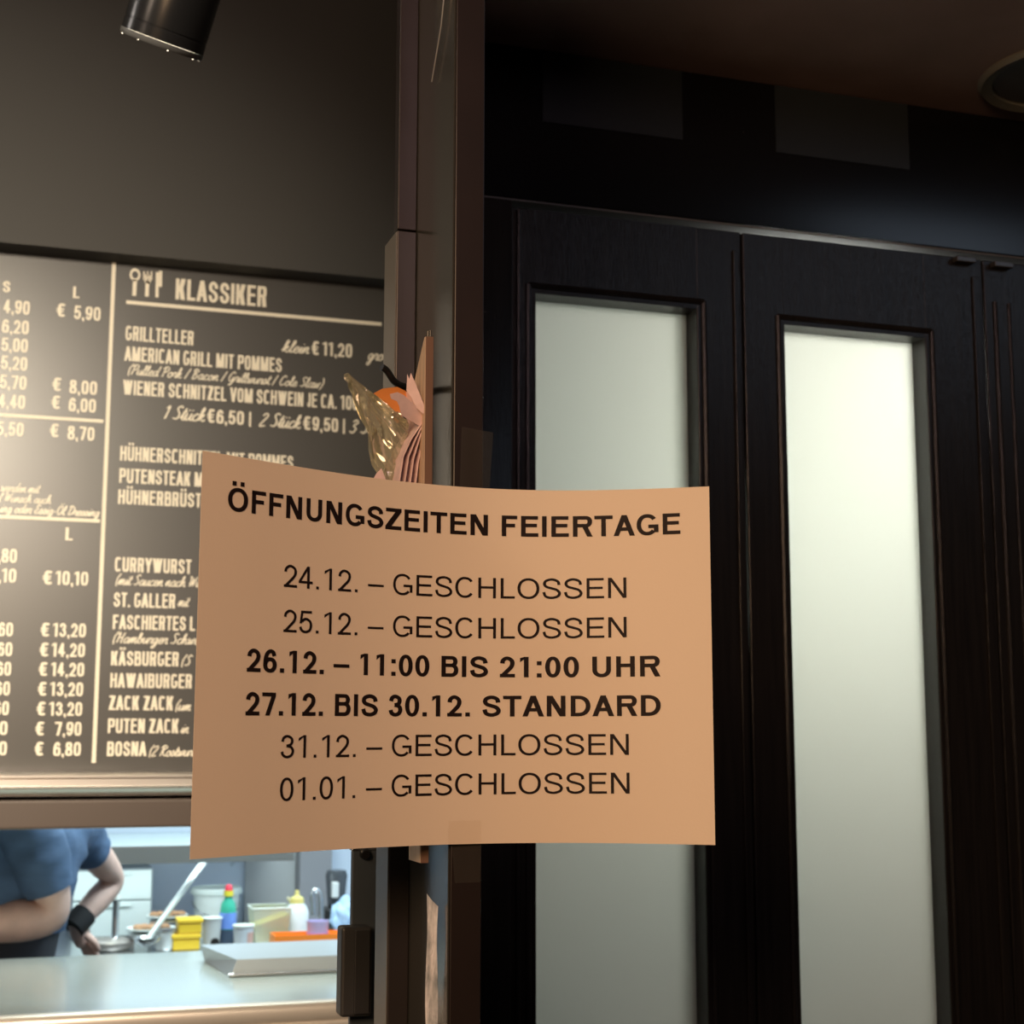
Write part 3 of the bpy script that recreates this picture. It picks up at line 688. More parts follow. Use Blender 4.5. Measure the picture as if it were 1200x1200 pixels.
def leafsheet(name, poly, Y, m, label, cat, crinkle=0, seg=3, group=None, slope=0, sol=.0004):
    bm = bmesh.new(); pp = [Z7(*p) for p in poly]; x0 = pp[0][0]
    vs = [bm.verts.new(P(px, py, Y+slope*(px-x0)/100)) for px, py in pp]
    bm.faces.new(vs); bmesh.ops.triangulate(bm, faces=bm.faces[:])
    for _ in range(seg): bmesh.ops.subdivide_edges(bm, edges=bm.edges[:], cuts=1, use_grid_fill=True); bmesh.ops.triangulate(bm, faces=bm.faces[:])
    for v in bm.verts:
        if crinkle:
            n = noise.noise_vector(v.co*90)*.6+noise.noise_vector(v.co*230)*.5
            v.co += Vector((n.x*.25, n.y, n.z*.12))*crinkle
        else:
            v.co.y += .006*math.sin(v.co.z*60+v.co.x*40)
    mb = MB().bm(bm); mb.smooth = not crinkle or seg > 3
    o = build(name, mb, m, solid=sol, loc=P(*pp[0], Y), smooth=mb.smooth, angle=25); tag(o, label, cat, group); return o
leafsheet('orange_card', [(245, 510), (300, 480), (400, 465), (455, 490), (470, 560), (440, 640), (400, 700), (360, 655), (290, 560)], .925, mat('orange card', (.72, .27, .06), .6), 'orange card sticking up behind the crumpled clear bag', 'card', seg=2, slope=.02)
leafsheet('plastic_bag', [(80, 365), (100, 368), (135, 405), (185, 460), (225, 490), (240, 510), (290, 565), (325, 620), (362, 672), (385, 635), (410, 610), (440, 640), (462, 668), (488, 690), (470, 760), (430, 850), (415, 960), (395, 1140), (320, 1140), (325, 1000), (315, 850), (285, 765), (215, 680), (190, 600), (150, 545), (120, 470), (85, 400)],
          .905, clear_mat('crumpled clear film', (.97, .95, .8), .4, .09, .17), 'crumpled clear yellowish plastic bag poking up left of the flyers', 'bag', crinkle=.012, seg=3, slope=.0)
leafsheet('paper_scrap', [(355, 510), (400, 500), (440, 520), (500, 575), (580, 640), (572, 670), (545, 712), (500, 685), (430, 640), (418, 590), (400, 555), (365, 540)], .886, m_pinkpaper, 'pale curled leaflet corner bending left across the flyers', 'leaflet', seg=3, slope=.03)
leafsheet('paper_leaflet', [(463, 384), (475, 415), (488, 376), (520, 460), (550, 540), (578, 610), (565, 640), (520, 600), (490, 540), (455, 490)], .897, m_pinkpaper, 'pink leaflet with a pointed top standing against the wooden board', 'leaflet', seg=3, slope=-.02)
leafsheet('paper_offcut', [(265, 1040), (290, 1000), (325, 965), (350, 1040), (350, 1140), (265, 1140)], .89, m_pinkpaper, 'small pale paper corner just above the top edge of the notice', 'paper', seg=2)
hp = [P(*Z7(*p), y) for p, y in (((312, 328), .93), ((345, 352), .932), ((385, 412), .936), ((430, 445), .94), ((470, 458), .945))]
hp += [Vector((XL-.004, .95, hp[-1].z-.002)), Vector((XL-.0008, .952, hp[-1].z-.002))]
hk = [Vector((*catmull([(p.x, p.y) for p in hp], 4)[i], 0)) for i in range(4*(len(hp)-1)+1)]
hz = catmull([(p.x, p.z) for p in hp], 4)
for a, b in zip(hk, hz): a.z = b[1]
ch = thing('coat_hook', 'curved black hook on the side of the partition above the crumpled bag', 'hook', hp[-1])
build('arm', MB().tube(hk, .0023, 12), m_blackplastic, ch)
build('base_plate', MB().box((XL-.0028, .942, hp[-1].z-.012), (XL-.0007, .962, hp[-1].z+.012), .0006), m_blackplastic, ch)
# laminated picture card on the partition below
cn = PX(511, 1062, XL-.004); cf = PX(495, 1047, XL-.012)
mcard = mat('laminated picture', (.6, .78, .85), .1, var=.75, vscale=4, stretch=(60, 60, 14), bump=.6, bscale=30, coat=.6)
rows = []
for k in range(16):
    z = cn.z-.19*k/15
    rows.append([Vector((XL-.0028-.0065*t-.0005*math.sin(k*1.1+t*3), cn.y+(cf.y-cn.y)*t, z+(cf.z-cn.z)*t)) for t in (0, .2, .4, .6, .8, 1)])
tag(build('picture_card', MB().grid(rows), mcard, solid=.0006, loc=rows[0][0]), 'glossy laminated picture card pinned to the side of the partition below the flyer holder', 'card')
# thin pale streak beside the partition, modelled as a fine tube
c0 = [PX(522, -20, XL-.003), PX(517, 30, XL-.003), PX(506, 96, XL-.003)]
tag(build('thin_streak', MB().tube(c0, .0004, 6), mat('pale wire', (.5, .5, .48), .3, .5), loc=c0[0]), 'thin pale streak running down the upper side of the partition', 'streak')

# ------------------------------------------------------------------ gate upright at the hatch
YG = 1.09
def xg(px, y=YG, py=1100): return P(px, py, y).x
zg = P(425, 997, YG).z
gt = thing('gate_upright', 'dark steel upright with a lock case, left of the partition under the notice', 'gate post', (xg(426), YG, 0))
build('upright', MB().box((xg(411.5), YG, 0), (xg(441), YG+.006, zg), .0008), mat('dark steel plate', (.1, .125, .15), .35, .3), gt)
build('cap', MB().box((xg(410.5), YG-.0008, zg), (xg(448), YG+.008, zg+.002), .0006), m_steel, gt)
kb = P(428, 1001, YG-.003)
build('knob', MB().lathe([(0, .006), (.0028, .006), (.0036, .004), (.0036, 0), (0, 0)], (kb.x, kb.y+.003, kb.z), 20, (0, -1, 0)), m_blackplastic, gt)
lt, lb = P(420, 1086, YG-.016).z, P(420, 1191, YG-.016).z
build('lock_case', MB().box((xg(400, YG-.016), YG-.018, lb), (xg(436, YG-.016), YG-.0005, lt), .002), mat('black lock case', (.05, .052, .054), .4), gt)
build('lock_cover', MB().box((xg(416, YG-.02), YG-.0205, lb+.002), (xg(434, YG-.02), YG-.0182, lt-.002), .0006), mat('black lock cover', (.03, .031, .032), .45), gt)

# ------------------------------------------------------------------ kitchen: counter, worktop, shelf
ZC = 1.045
cn_ = thing('serving_counter', 'brushed steel serving counter across the kitchen hatch', 'counter', (0, 2.75, .98))
yn = 2.735
build('top', MB().prism([(-2.28, yn+.03), (.69, yn+.03), (.69, 2.85), (1.39, 2.85), (1.39, 3.45), (-2.28, 3.45)], ZC-.03, ZC), mat('pale counter steel', (.69, .75, .70), .2, .62), cn_)
nz = [(yn+.03, ZC), (yn+.012, ZC-.0005), (yn+.004, ZC-.004), (yn, ZC-.012), (yn, ZC-.028), (yn+.004, ZC-.033), (yn, ZC-.037), (yn, ZC-.045), (yn+.03, ZC-.05)]
n = len(nz); mb = MB(); mb.smooth = True
mb.add([(-2.28, y, z) for y, z in nz]+[(.69, y, z) for y, z in nz], [tuple(range(n)), tuple(range(n, 2*n))[::-1]]+[(i, (i+1) % n, n+(i+1) % n, n+i) for i in range(n)])
build('edge_profile', mb, mat('warm edge steel', (.66, .57, .49), .3, .45), cn_)
build('support', MB().box((-2.28, 3.36, 0), (1.39, 3.42, ZC-.031)), m_steel, cn_)
ly0 = 3.06
tl = P(270, 1147, ly0).x
ld = thing('tray_lid', 'flat grey steel tray with slanted side lying on the serving counter', 'tray', (tl+.2, 3.15, ZC))
zt2 = ZC+.032
build('body', MB().add([(tl, ly0, ZC+.0005), (1.0, ly0, ZC+.0005), (1.0, 3.3, ZC+.0005), (tl-.02, 3.3, ZC+.0005), (tl+.012, ly0+.004, zt2), (1.0, ly0+.004, zt2), (1.0, 3.3, zt2), (tl-.03, 3.3, zt2)],
      [(3, 2, 1, 0), (4, 5, 6, 7), (0, 1, 5, 4), (1, 2, 6, 5), (2, 3, 7, 6), (3, 0, 4, 7)]), mat('grey tray steel', (.36, .4, .43), .35, .2), ld)
build('rim', MB().tube([(tl-.004, ly0-.003, ZC+.004), (1.0, ly0-.003, ZC+.004)], .0035, 8), m_steel, ld)
ZW = .95
wk = thing('worktop', 'steel worktop along the back wall of the kitchen', 'worktop', (0, 4.4, 0))
build('top', MB().box((-2.28, 4.12, ZW-.04), (1.39, 4.76, ZW), .003), m_steel, wk)
build('carcass', MB().box((-2.26, 4.16, 0), (1.37, 4.75, ZW-.041)), m_steel, wk)
zs = 1.217
sh = thing('wall_shelf', 'pale steel shelf on the kitchen back wall above the worktop', 'shelf', (.3, 4.77, zs))
sx0, sx1 = P(60, 985, 4.25).x, P(345, 985, 4.25).x
build('board', MB().box((sx0, 4.25, zs-.012), (sx1, 4.765, zs), .002), mat('pale shelf steel', (.4, .46, .48), .35, .3), sh)
build('lip', MB().box((sx0, 4.246, zs-.048), (sx1, 4.2495, zs-.001), .001), mat('grey lip', (.28, .28, .27), .4, .6), sh)
for x in (sx0+.1, sx1-.1): build('bracket', MB().slab([(x, 4.765, zs-.013), (x, 4.765, zs-.1), (x, 4.4, zs-.013)], (.006, 0, 0)), m_steel, sh)

# ------------------------------------------------------------------ things on the worktop
def W(px, Y): v = P(px, 1100, Y); return Vector((v.x, Y, ZW+.0005))
def sc(Y): return math.hypot(Y, .3)/FPX*.985
# white appliance
Y0 = 4.5; xa, xb_ = P(84, 1050, Y0).x, P(179.5, 1050, Y0).x; za = P(150, 1018, Y0).z
ap = thing('drawer_unit', 'pale grey two-drawer unit standing behind the cook on the worktop', 'drawer unit', ((xa+xb_)/2, Y0+.15, ZW+.001))
m_ap = mat('pale grey enamel', (.72, .8, .77), .4)
build('body', MB().box((xa, Y0+.012, ZW+.001), (xb_, Y0+.24, za), .006), mat('grey enamel side', (.3, .34, .36), .4), ap)
zmid = P(150, 1055, Y0).z
for a, b in ((ZW+.006, zmid-.002), (zmid+.002, za-.004)):
    d = build('drawer', MB().box((xa+.004, Y0, a), (xb_-.006, Y0+.0115, b), .002), m_ap, ap)
    build('handle', MB().box((xa+.06, Y0-.012, b-.014), (xb_-.06, Y0-.0005, b-.009), .002), m_ap, d)
def stand(name, label, cat, px, Y, group=None):
    o = thing(name, label, cat, W(px, Y), group); return o, WL[o], sc(Y)
# pan with an upright rod (burger press)
Yp = 4.275
o, c, s = stand('burger_press', 'round steel press with an upright rod handle beside the cook\'s hand', 'kitchen tool', 127, Yp)
build('disc', MB().lathe([(0, .002), (25*s, .002), (27*s, .008), (27*s, .02), (24*s, .026), (8*s, .03), (0, .03)], c, 40), mat('greasy steel', (.32, .29, .27), .4, .7), o)
build('rod', MB().lathe([(5*s, .03), (3.9*s, .034), (3.8*s, .125), (0, .126)], c+Vector((7*s, 0, 0)), 20), m_steel, o)
build('knob', MB().lathe([(0, .124), (4.6*s, .126), (5*s, .132), (4*s, .138), (0, .139)], c+Vector((7*s, 0, 0)), 20), m_white, o)
# trays with white rims
for k, (px, py, w, Y, lab) in enumerate(((177, 1090, 27, 4.32, 'white plate with food, lower one left of the yellow tubs'), (196, 1075, 23, 4.40, 'white plate behind the diagonal ladle, upper one left of the yellow tubs'))):
    zc = P(px, py, Y).z; c = Vector((P(px, py, Y).x, Y, zc)); s = sc(Y)
    if k == 0:
        rk = thing('steel_rack', 'low steel rack carrying the white plates, left of the yellow tubs', 'rack', (c.x+.03, Y, ZW))
        zb_ = zc; zu = P(196, 1075, 4.40).z
        build('shelf', MB().box((c.x-.06, Y-.075, zb_-.008), (c.x+.10, Y+.075, zb_-.004)), m_steel, rk)
        build('shelf', MB().box((c.x+.0, 4.345, zu-.008), (c.x+.13, 4.46, zu-.004)), m_steel, rk)
        for x, y, z in ((c.x-.05, Y-.06, zb_), (c.x+.09, Y-.06, zb_), (c.x-.05, Y+.065, zb_), (c.x+.12, 4.455, zu), (c.x+.01, 4.455, zu)):
            build('post', MB().tube([(x, y, ZW+.0005), (x, y, z-.008)], .004, 8), m_steel, rk)
    o = thing('plate', lab, 'plate', c, 'white plates on the rack')
    build('dish', MB().lathe([(0, -.003), (.6*w*s, -.003), (w*s, .004), (w*s, .008), (.95*w*s, .008), (.6*w*s, .001), (0, .001)], c, 32), m_white, o)
    fd = MB(); 
    for j in range(5): fd.lathe([(0, .001), (.012, .004), (.014, .011), (.008, .017), (0, .018)], c+Vector(((j-2)*.018, -.01+.008*(j % 2), 0)), 10)
    build('food', fd, mat('brown food', (.45, .25, .13), .6), o)
# ladle leaning diagonally with its bowl
a, b = P(243, 1004, 4.40), P(170, 1105, 4.147)
o = thing('ladle', 'long pale steel ladle leaning diagonally up to the right below the notice', 'ladle', b)
build('handle', MB().tube([a, b], [.0095, .008], 12), mat('pale steel', (.5, .55, .54), .35, .4), o)
build('bowl', MB().lathe([(0, -.010), (.02, -.008), (.034, .006), (.036, .012), (.033, .012), (.019, -.004), (0, -.006)], b+Vector((.004, 0, .002)), 28), m_steel, o)
build('hanging_end', MB().tube([a, a+(a-b).normalized()*.02], .007, 10), m_blackplastic, o)
# steel pot
o, c, s = stand('steel_pot', 'small pale steel pot just left of the yellow tubs', 'pot', 193.5, 4.212)
build('body', MB().lathe([(0, 0), (9*s, 0), (11*s, 3*s), (11.5*s, 22*s), (10.7*s, 22*s), (10*s, 4*s), (0, 3*s)], c), mat('pale pot', (.7, .74, .74), .35, .4), o)
build('rim', MB().lathe([(11.4*s, 21*s), (12.8*s, 21.5*s), (12.8*s, 23*s), (11.4*s, 23*s)], c), m_steel, o)
# yellow tubs, two stacked
my = mat('yellow plastic', (.85, .58, .04), .4)
Yy = 4.22; s = sc(Yy); zst = ZW+.0005
for k, (px, w, h, lab) in enumerate(((217, 33, 16, 'yellow lidded tub, lower of the two stacked tubs'), (221, 29, 15, 'yellow lidded tub, upper of the two stacked tubs'))):
    c = W(px, Yy); c.z = zst
    o = thing('yellow_tub', lab, 'tub', c, 'yellow tubs')
    ww, hh = w*s, h*s*1.1
    build('tub', MB().box((c.x-ww/2+.003, c.y-.03, c.z), (c.x+ww/2-.003, c.y+.03, c.z+hh*.7), .004), my, o)
    build('lid', MB().box((c.x-ww/2, c.y-.033, c.z+hh*.7+.0003), (c.x+ww/2, c.y+.033, c.z+hh), .003), my, o)
    zst += hh+.0005
# white bucket
o, c, s = stand('bucket', 'pale green-white plastic bucket with lid behind the green bottle', 'bucket', 252, 4.58)
hb = P(252, 1047, 4.58).z-c.z
build('body', MB().lathe([(0, 0), (23*s, 0), (26*s, hb), (0, hb)], c, 36), m_white, o)
build('lid', MB().lathe([(0, hb+.0003), (29*s, hb+.0003), (29.5*s, hb+3*s), (28*s, hb+7*s), (26*s, hb+7.5*s), (25*s, hb+5.5*s), (0, hb+5.5*s)], c, 36), mat('pale lid', (.72, .8, .75), .4), o)
build('handle', MB().tube([c+Vector((27*s*math.cos(t), -27*s*math.sin(t)*.9-.003, hb-8*s-26*s*math.sin(t)*.6)) for t in [math.pi*k/12 for k in range(13)]], .0022, 8), m_steel, o)
# printed cup
o, c, s = stand('cup', 'grey-white paper cup with a round black mark, left of the green bottle', 'cup', 248, 4.2)
build('body', MB().lathe([(0, 0), (8.5*s, 0), (11*s, 34*s), (10.4*s, 34*s), (8*s, 2*s), (0, 2*s)], c), mat('grey paper cup', (.55, .58, .58), .5), o)
build('rim', MB().lathe([(10.6*s, 33.5*s), (11.8*s, 34*s), (11.6*s, 35.2*s), (10.6*s, 35*s)], c), m_white, o)
build('mark', MB().lathe([(0, .001), (4.4*s, .001), (4.4*s, 0), (0, 0)], c+Vector((2.5*s, -9.5*s-.0012, 8*s)), 20, (0, -1, .07)).lathe([(4.4*s, .0012), (5*s, .0012), (5*s, 0), (4.4*s, 0)], c+Vector((2.5*s, -9.5*s-.0012, 8*s)), 20, (0, -1, .07)), m_blackplastic, o)
# green squeeze bottle
o, c, s = stand('squeeze_bottle', 'green squeeze bottle with red cap and blue label on the worktop', 'bottle', 266.5, 4.22)
build('body', MB().lathe([(0, 0), (8.5*s, 0), (9.3*s, 2*s), (9.3*s, 20*s), (9.2*s, 42*s), (8*s, 49*s), (4.6*s, 54*s), (4.4*s, 57*s), (0, 57*s)], c), mat('green plastic', (.05, .42, .3), .3), o)
build('label', MB().lathe([(9.5*s, 21*s), (9.7*s, 21*s), (9.7*s, 39*s), (9.5*s, 39*s)], c), mat('blue label', (.16, .3, .75), .4), o)
build('base_band', MB().lathe([(9.5*s, 3*s), (9.6*s, 3*s), (9.6*s, 20*s), (9.5*s, 20*s)], c), mat('dark blue band', (.05, .08, .13), .4), o)
build('collar', MB().lathe([(0, 57.2*s), (5.6*s, 57.2*s), (5.4*s, 63*s), (0, 63*s)], c), mat('yellow collar', (.8, .7, .06), .4), o)
build('cap', MB().lathe([(0, 63.1*s), (4.6*s, 63.1*s), (4*s, 68*s), (2.5*s, 70*s), (0, 70.5*s)], c), mat('red cap', (.75, .06, .1), .4), o)
# white cup with printed band
o, c, s = stand('beaker', 'white beaker with a pinkish printed patch, right of the green bottle', 'cup', 285, 4.16)
build('body', MB().lathe([(0, 0), (10*s, 0), (12*s, 27*s), (11.4*s, 27*s), (9.5*s, 2*s), (0, 2*s)], c), mat('white beaker', (.72, .8, .86), .4), o)
build('rim', MB().lathe([(11.5*s, 26*s), (12.9*s, 26.5*s), (12.6*s, 28*s), (11.5*s, 28*s)], c), m_white, o)
pts = []
for k in range(7):
    t = rad(-75+k*9); pts.append(t)
build('printed_patch', MB().grid([[c+Vector((r*s*math.cos(t), r*s*math.sin(t), z*s)) for t in pts] for r, z in ((10.95, 7), (11.9, 20))]), mat('pink print', (.72, .48, .42), .5), o)
# clear tub with yellow-green contents
o, c, s = stand('food_tub', 'clear plastic tub holding yellow-green salad, left of the white squirt bottle', 'tub', 315, 4.29)
def frus(w0, w1, h0, h1, d, yo=0): 
    return [(c.x-w0*s, c.y-d*.8, c.z+h0*s), (c.x+w0*s, c.y-d*.8, c.z+h0*s), (c.x+w0*s, c.y+d*.8, c.z+h0*s), (c.x-w0*s, c.y+d*.8, c.z+h0*s), (c.x-w1*s, c.y-d, c.z+h1*s), (c.x+w1*s, c.y-d, c.z+h1*s), (c.x+w1*s, c.y+d, c.z+h1*s), (c.x-w1*s, c.y+d, c.z+h1*s)]
SIDES = [(0, 1, 5, 4), (1, 2, 6, 5), (2, 3, 7, 6), (3, 0, 4, 7)]
build('tub', MB().add(frus(18, 22, 0, 40, .05), SIDES+[(3, 2, 1, 0)]), clear_mat('cloudy plastic', (.9, .93, .92), .12, .3, .3), o, solid=.001)
fr = frus(17.2, 20.3, 1, 20, .044); fr[5] = (fr[5][0], fr[5][1], c.z+33*s); fr[6] = (fr[6][0], fr[6][1], c.z+33*s)
build('salad', MB().add(fr, SIDES+[(3, 2, 1, 0), (4, 5, 6, 7)]), mat('yellow green salad', (.62, .58, .12), .6, var=.4, vscale=60), o)
build('rim', MB().tube([c+Vector((a*s, b, 40*s)) for a, b in ((-22, -.05), (22, -.05), (22, .05), (-22, .05), (-22, -.05))], .0022, 6), m_white, o)
# white squirt bottle, yellow top
o, c, s = stand('squirt_bottle', 'white squirt bottle with a yellow cap behind the orange tray', 'bottle', 347, 4.3)
build('body', MB().lathe([(0, 0), (13*s, 0), (14*s, 3*s), (14*s, 32*s), (11*s, 39*s), (8*s, 42*s), (0, 42*s)], c), mat('milky plastic', (.75, .82, .85), .35), o)
build('cap', MB().lathe([(0, 42.2*s), (8.5*s, 42.2*s), (8*s, 48*s), (3*s, 51*s), (2*s, 57*s), (0, 57.5*s)], c), mat('pale yellow cap', (.8, .7, .25), .4), o)
build('nozzle', MB().tube([c+Vector((-7*s, 0, 44*s)), c+Vector((-11*s, -.005, 49*s))], .004, 8), mat('cream nozzle', (.75, .7, .5), .4), o)
# orange tray
Yo = 4.135; xo0, xo1 = P(322, 1104, Yo).x, P(404, 1100, Yo).x
o = thing('orange_tray', 'shallow bright orange tray at the right end of the worktop', 'tray', ((xo0+xo1)/2, Yo+.08, ZW+.001))
mo_ = mat('orange plastic', (.95, .26, .03), .4)
zo = ZW+.001; xo1 += .06
build('base', MB().box((xo0, Yo, zo), (xo1, Yo+.082, zo+.004), .001), mo_, o)
wl = MB()
for p, q_ in (((xo0, Yo), (xo1, Yo+.004)), ((xo0, Yo+.078), (xo1, Yo+.082)), ((xo0, Yo+.0042), (xo0+.004, Yo+.0778)), ((xo1-.004, Yo+.0042), (xo1, Yo+.0778))):
    wl.box((p[0], p[1], zo+.0042), (q_[0], q_[1], zo+.034))
build('rim', wl, mo_, o)
# purple tub in the tray
o, c, s = stand('purple_tub', 'lilac tub standing in the orange tray', 'tub', 372, 4.176)
c = c+Vector((0, 0, .006)); build('body', MB().lathe([(0, 0), (11*s, 0), (13*s, 26*s), (12.3*s, 26*s), (10.4*s, 2*s), (0, 2*s)], c), mat('lilac plastic', (.5, .46, .7), .4), o)
build('band', MB().lathe([(12.0*s, 9*s), (12.4*s, 9*s), (12.8*s, 13*s), (12.4*s, 13*s)], c), mat('violet band', (.55, .3, .65), .4), o)
# tap
Yt = 4.5; pts = [P(x, y, Yt) for x, y in ((376, 1092), (376, 1060), (374, 1046), (369, 1043), (366, 1048), (367, 1062), (367, 1072))]
pts[0].z = ZW+.0005
o = thing('tap', 'pale swan-neck tap rising behind the orange tray', 'tap', pts[0])
cv = catmull([(p.x, p.z) for p in pts], 4)
build('spout', MB().tube([(x, Yt, z) for x, z in cv], .008, 12), m_steel, o)
build('base', MB().lathe([(0, 0), (.018, 0), (.018, .012), (.012, .016), (0, .016)], pts[0]), m_steel, o)
# dark blender jug
o, c, s = stand('blender', 'dark blender with a pale side panel beside the gate upright', 'blender', 393, 4.55)
build('base', MB().box((c.x-15*s, c.y-.04, c.z), (c.x+15*s, c.y+.04, c.z+24*s), .008), m_blackplastic, o)
build('jug', MB().lathe([(8*s, 24.2*s), (10*s, 26*s), (13*s, 60*s), (11*s, 66*s), (0, 67*s)], c), mat('dark jug', (.06, .065, .075), .25), o)
build('panel', MB().box((c.x-9*s, c.y-.054, c.z+36*s), (c.x-1*s, c.y-.0285, c.z+54*s), .004), mat('pale panel', (.6, .62, .62), .3), o)
# blue cloth
o, c, s = stand('blue_cloth', 'light blue cloth heap to the right of the lilac tub', 'cloth', 406, 4.36)
mbm = bmesh.new(); bmesh.ops.create_icosphere(mbm, subdivisions=4, radius=1)
for v in mbm.verts:
    n_ = 1+.25*noise.noise(v.co*2.2)+.1*noise.noise(v.co*6)
    v.co = c+Vector((v.co.x*18*s*n_, v.co.y*.05*n_, max(0, 22*s+v.co.z*22*s*n_)))
mb = MB().bm(mbm); mb.smooth = True; 
ob = build('folds', mb, mat('light blue cloth', (.4, .58, .82), .8), o)

# ------------------------------------------------------------------ the cook
def skinmesh(pts, edges, root=0, sub=2):
    me = bpy.data.meshes.new('sk'); me.from_pydata([p[:3] for p in pts], edges, [])
    o = bpy.data.objects.new('sk', me); COL.objects.link(o)
    md = o.modifiers.new('s', 'SKIN'); md.use_smooth_shade = True
    for i, p in enumerate(pts):
        sv = me.skin_vertices[0].data[i]; r = p[3]; sv.radius = r if isinstance(r, tuple) else (r, r); sv.use_root = i == root
    sd = o.modifiers.new('d', 'SUBSURF'); sd.levels = sub; sd.render_levels = sub
    e = bpy.data.meshes.new_from_object(o.evaluated_get(bpy.context.evaluated_depsgraph_get()))
    mb = MB(); mb.add([v.co.copy() for v in e.vertices], [tuple(p.vertices) for p in e.polygons]); mb.smooth = True
    bpy.data.objects.remove(o); bpy.data.meshes.remove(me); bpy.data.meshes.remove(e); return mb
V3 = lambda v, r: (v[0], v[1], v[2], r if not isinstance(r, tuple) else r)
nS, nE, nW = P(30, 952, 3.57), P(66, 1073, 3.60), P(-52, 1088, 3.57)
fS, fE, fWr = P(84, 966, 3.88), P(135, 1031, 4.05), P(88, 1084, 3.98)
mid = (nS+fS)/2
chest = mid+Vector((-.06, .0, -.07)); belly = Vector((mid.x-.115, mid.y+.01, 1.10)); pel = Vector((mid.x-.12, mid.y+.02, .90))
neck = mid+Vector((-.06, 0, .075)); hd_ = neck+Vector((-.07, 0, .13))
fH = P(100, 1104, 4.02); nH = nW+Vector((-.09, .02, -.015))
bp_ = [V3(pel, .135), V3(belly, .135), V3(chest, .125), V3(neck, .055), V3(nS, .055), V3(nE.lerp(nS, .35), .055), V3(nE, .052), V3(nW.lerp(nE, .7), .055), V3(nW, .031),
       V3(fS, .055), V3(fE.lerp(fS, .4), .04), V3(fE, .034), V3(fWr.lerp(fE, .65), .036), V3(fWr, .026), V3(nH, (.042, .017)), V3(fH, (.016, .036))]
be = [(0, 1), (1, 2), (2, 3), (2, 4), (4, 5), (5, 6), (6, 7), (7, 8), (2, 9), (9, 10), (10, 11), (11, 12), (12, 13), (8, 14), (13, 15)]
for sgn in (-1, 1):
    h0 = pel+Vector((0, .09*sgn, -.06)); k0 = Vector((pel.x-.03, h0.y+.02*sgn, .47)); a0 = Vector((pel.x+.02, k0.y, .09)); t0 = a0+Vector((-.16, .0, -.05))
    i0 = len(bp_); bp_ += [V3(h0, .09), V3(k0, .06), V3(a0, .04), V3(t0, .035)]; be += [(0, i0), (i0, i0+1), (i0+1, i0+2), (i0+2, i0+3)]
body = skinmesh(bp_, be)
SKIN = ([v.copy() for v in body.v], list(body.f))
def hand(body, wrist, palm, spread, down, length):
    d = (palm-wrist).normalized(); sp_ = Vector(spread).normalized()
    for k, (o_, L) in enumerate(((-.028, .85), (-.010, 1), (.010, .93), (.028, .72))):
        p0 = palm+sp_*o_*.9-d*.01; p1 = palm+sp_*o_*1.1+d*length*.38*L; p2 = p1+(d+Vector(down)*.5).normalized()*length*.3*L; p3 = p2+(d*.5+Vector(down)).normalized()*length*.2*L
        f_ = skinmesh([V3(p0, .0095), V3(p1, .009), V3(p2, .008), V3(p3, .0065)], [(0, 1), (1, 2), (2, 3)], 0, 1); body.add(f_.v, f_.f)
    p0 = palm-d*.035+sp_*-.03; p1 = p0+sp_*-.03+d*.025; p2 = p1+(d+Vector(down)*.3).normalized()*.032
    f_ = skinmesh([V3(p0, .012), V3(p1, .010), V3(p2, .008)], [(0, 1), (1, 2)], 0, 1); body.add(f_.v, f_.f)
hand(body, nW, nH, (0, .25, 1), (0, .9, -.3), .075)
hand(body, fWr, fH+Vector((0, 0, .0)), (-.4, 1, 0), (.1, 0, -.9), .075)
# head with face
hm = bmesh.new(); bmesh.ops.create_uvsphere(hm, u_segments=32, v_segments=24, radius=1)
for v in hm.verts:
    x, y, z = v.co
    w = 1-.22*max(0, -z)
    q_ = Vector((x*.098, y*.076*w, z*.118))
    fx = -x                                  # face looks to -x
    if fx > .3:
        q_.x -= .030*math.exp(-((y/.16)**2))*max(0, 1-abs((z+.12)/.28))*1.0       # nose
        q_.x += .010*(math.exp(-(((y-.38)/.16)**2))+math.exp(-(((y+.38)/.16)**2)))*math.exp(-(((z-.08)/.13)**2))   # eye sockets
        q_.x += .006*math.exp(-((z+.52)/.045)**2)*math.exp(-(y/.35)**2)                 # mouth line
        q_.x -= .008*math.exp(-((z+.75)/.14)**2)*math.exp(-(y/.35)**2)                  # chin
    v.co = hd_+q_
body.bm(hm)
for sgn in (-1, 1):
    e_ = bmesh.new(); bmesh.ops.create_icosphere(e_, subdivisions=2, radius=1)
    for v in e_.verts: v.co = hd_+Vector((.012+v.co.x*.020, sgn*.077+v.co.y*.009, -.005+v.co.z*.032))
    body.bm(e_)
body.smooth = True
pe = thing('person', 'person in blue t-shirt and black apron, bent arms, working behind the steel counter', 'person', (pel.x, pel.y, 0))
m_skin = mat('skin', (.66, .45, .38), .5, var=.08, vscale=30)
build('body', body, m_skin, pe, angle=180)
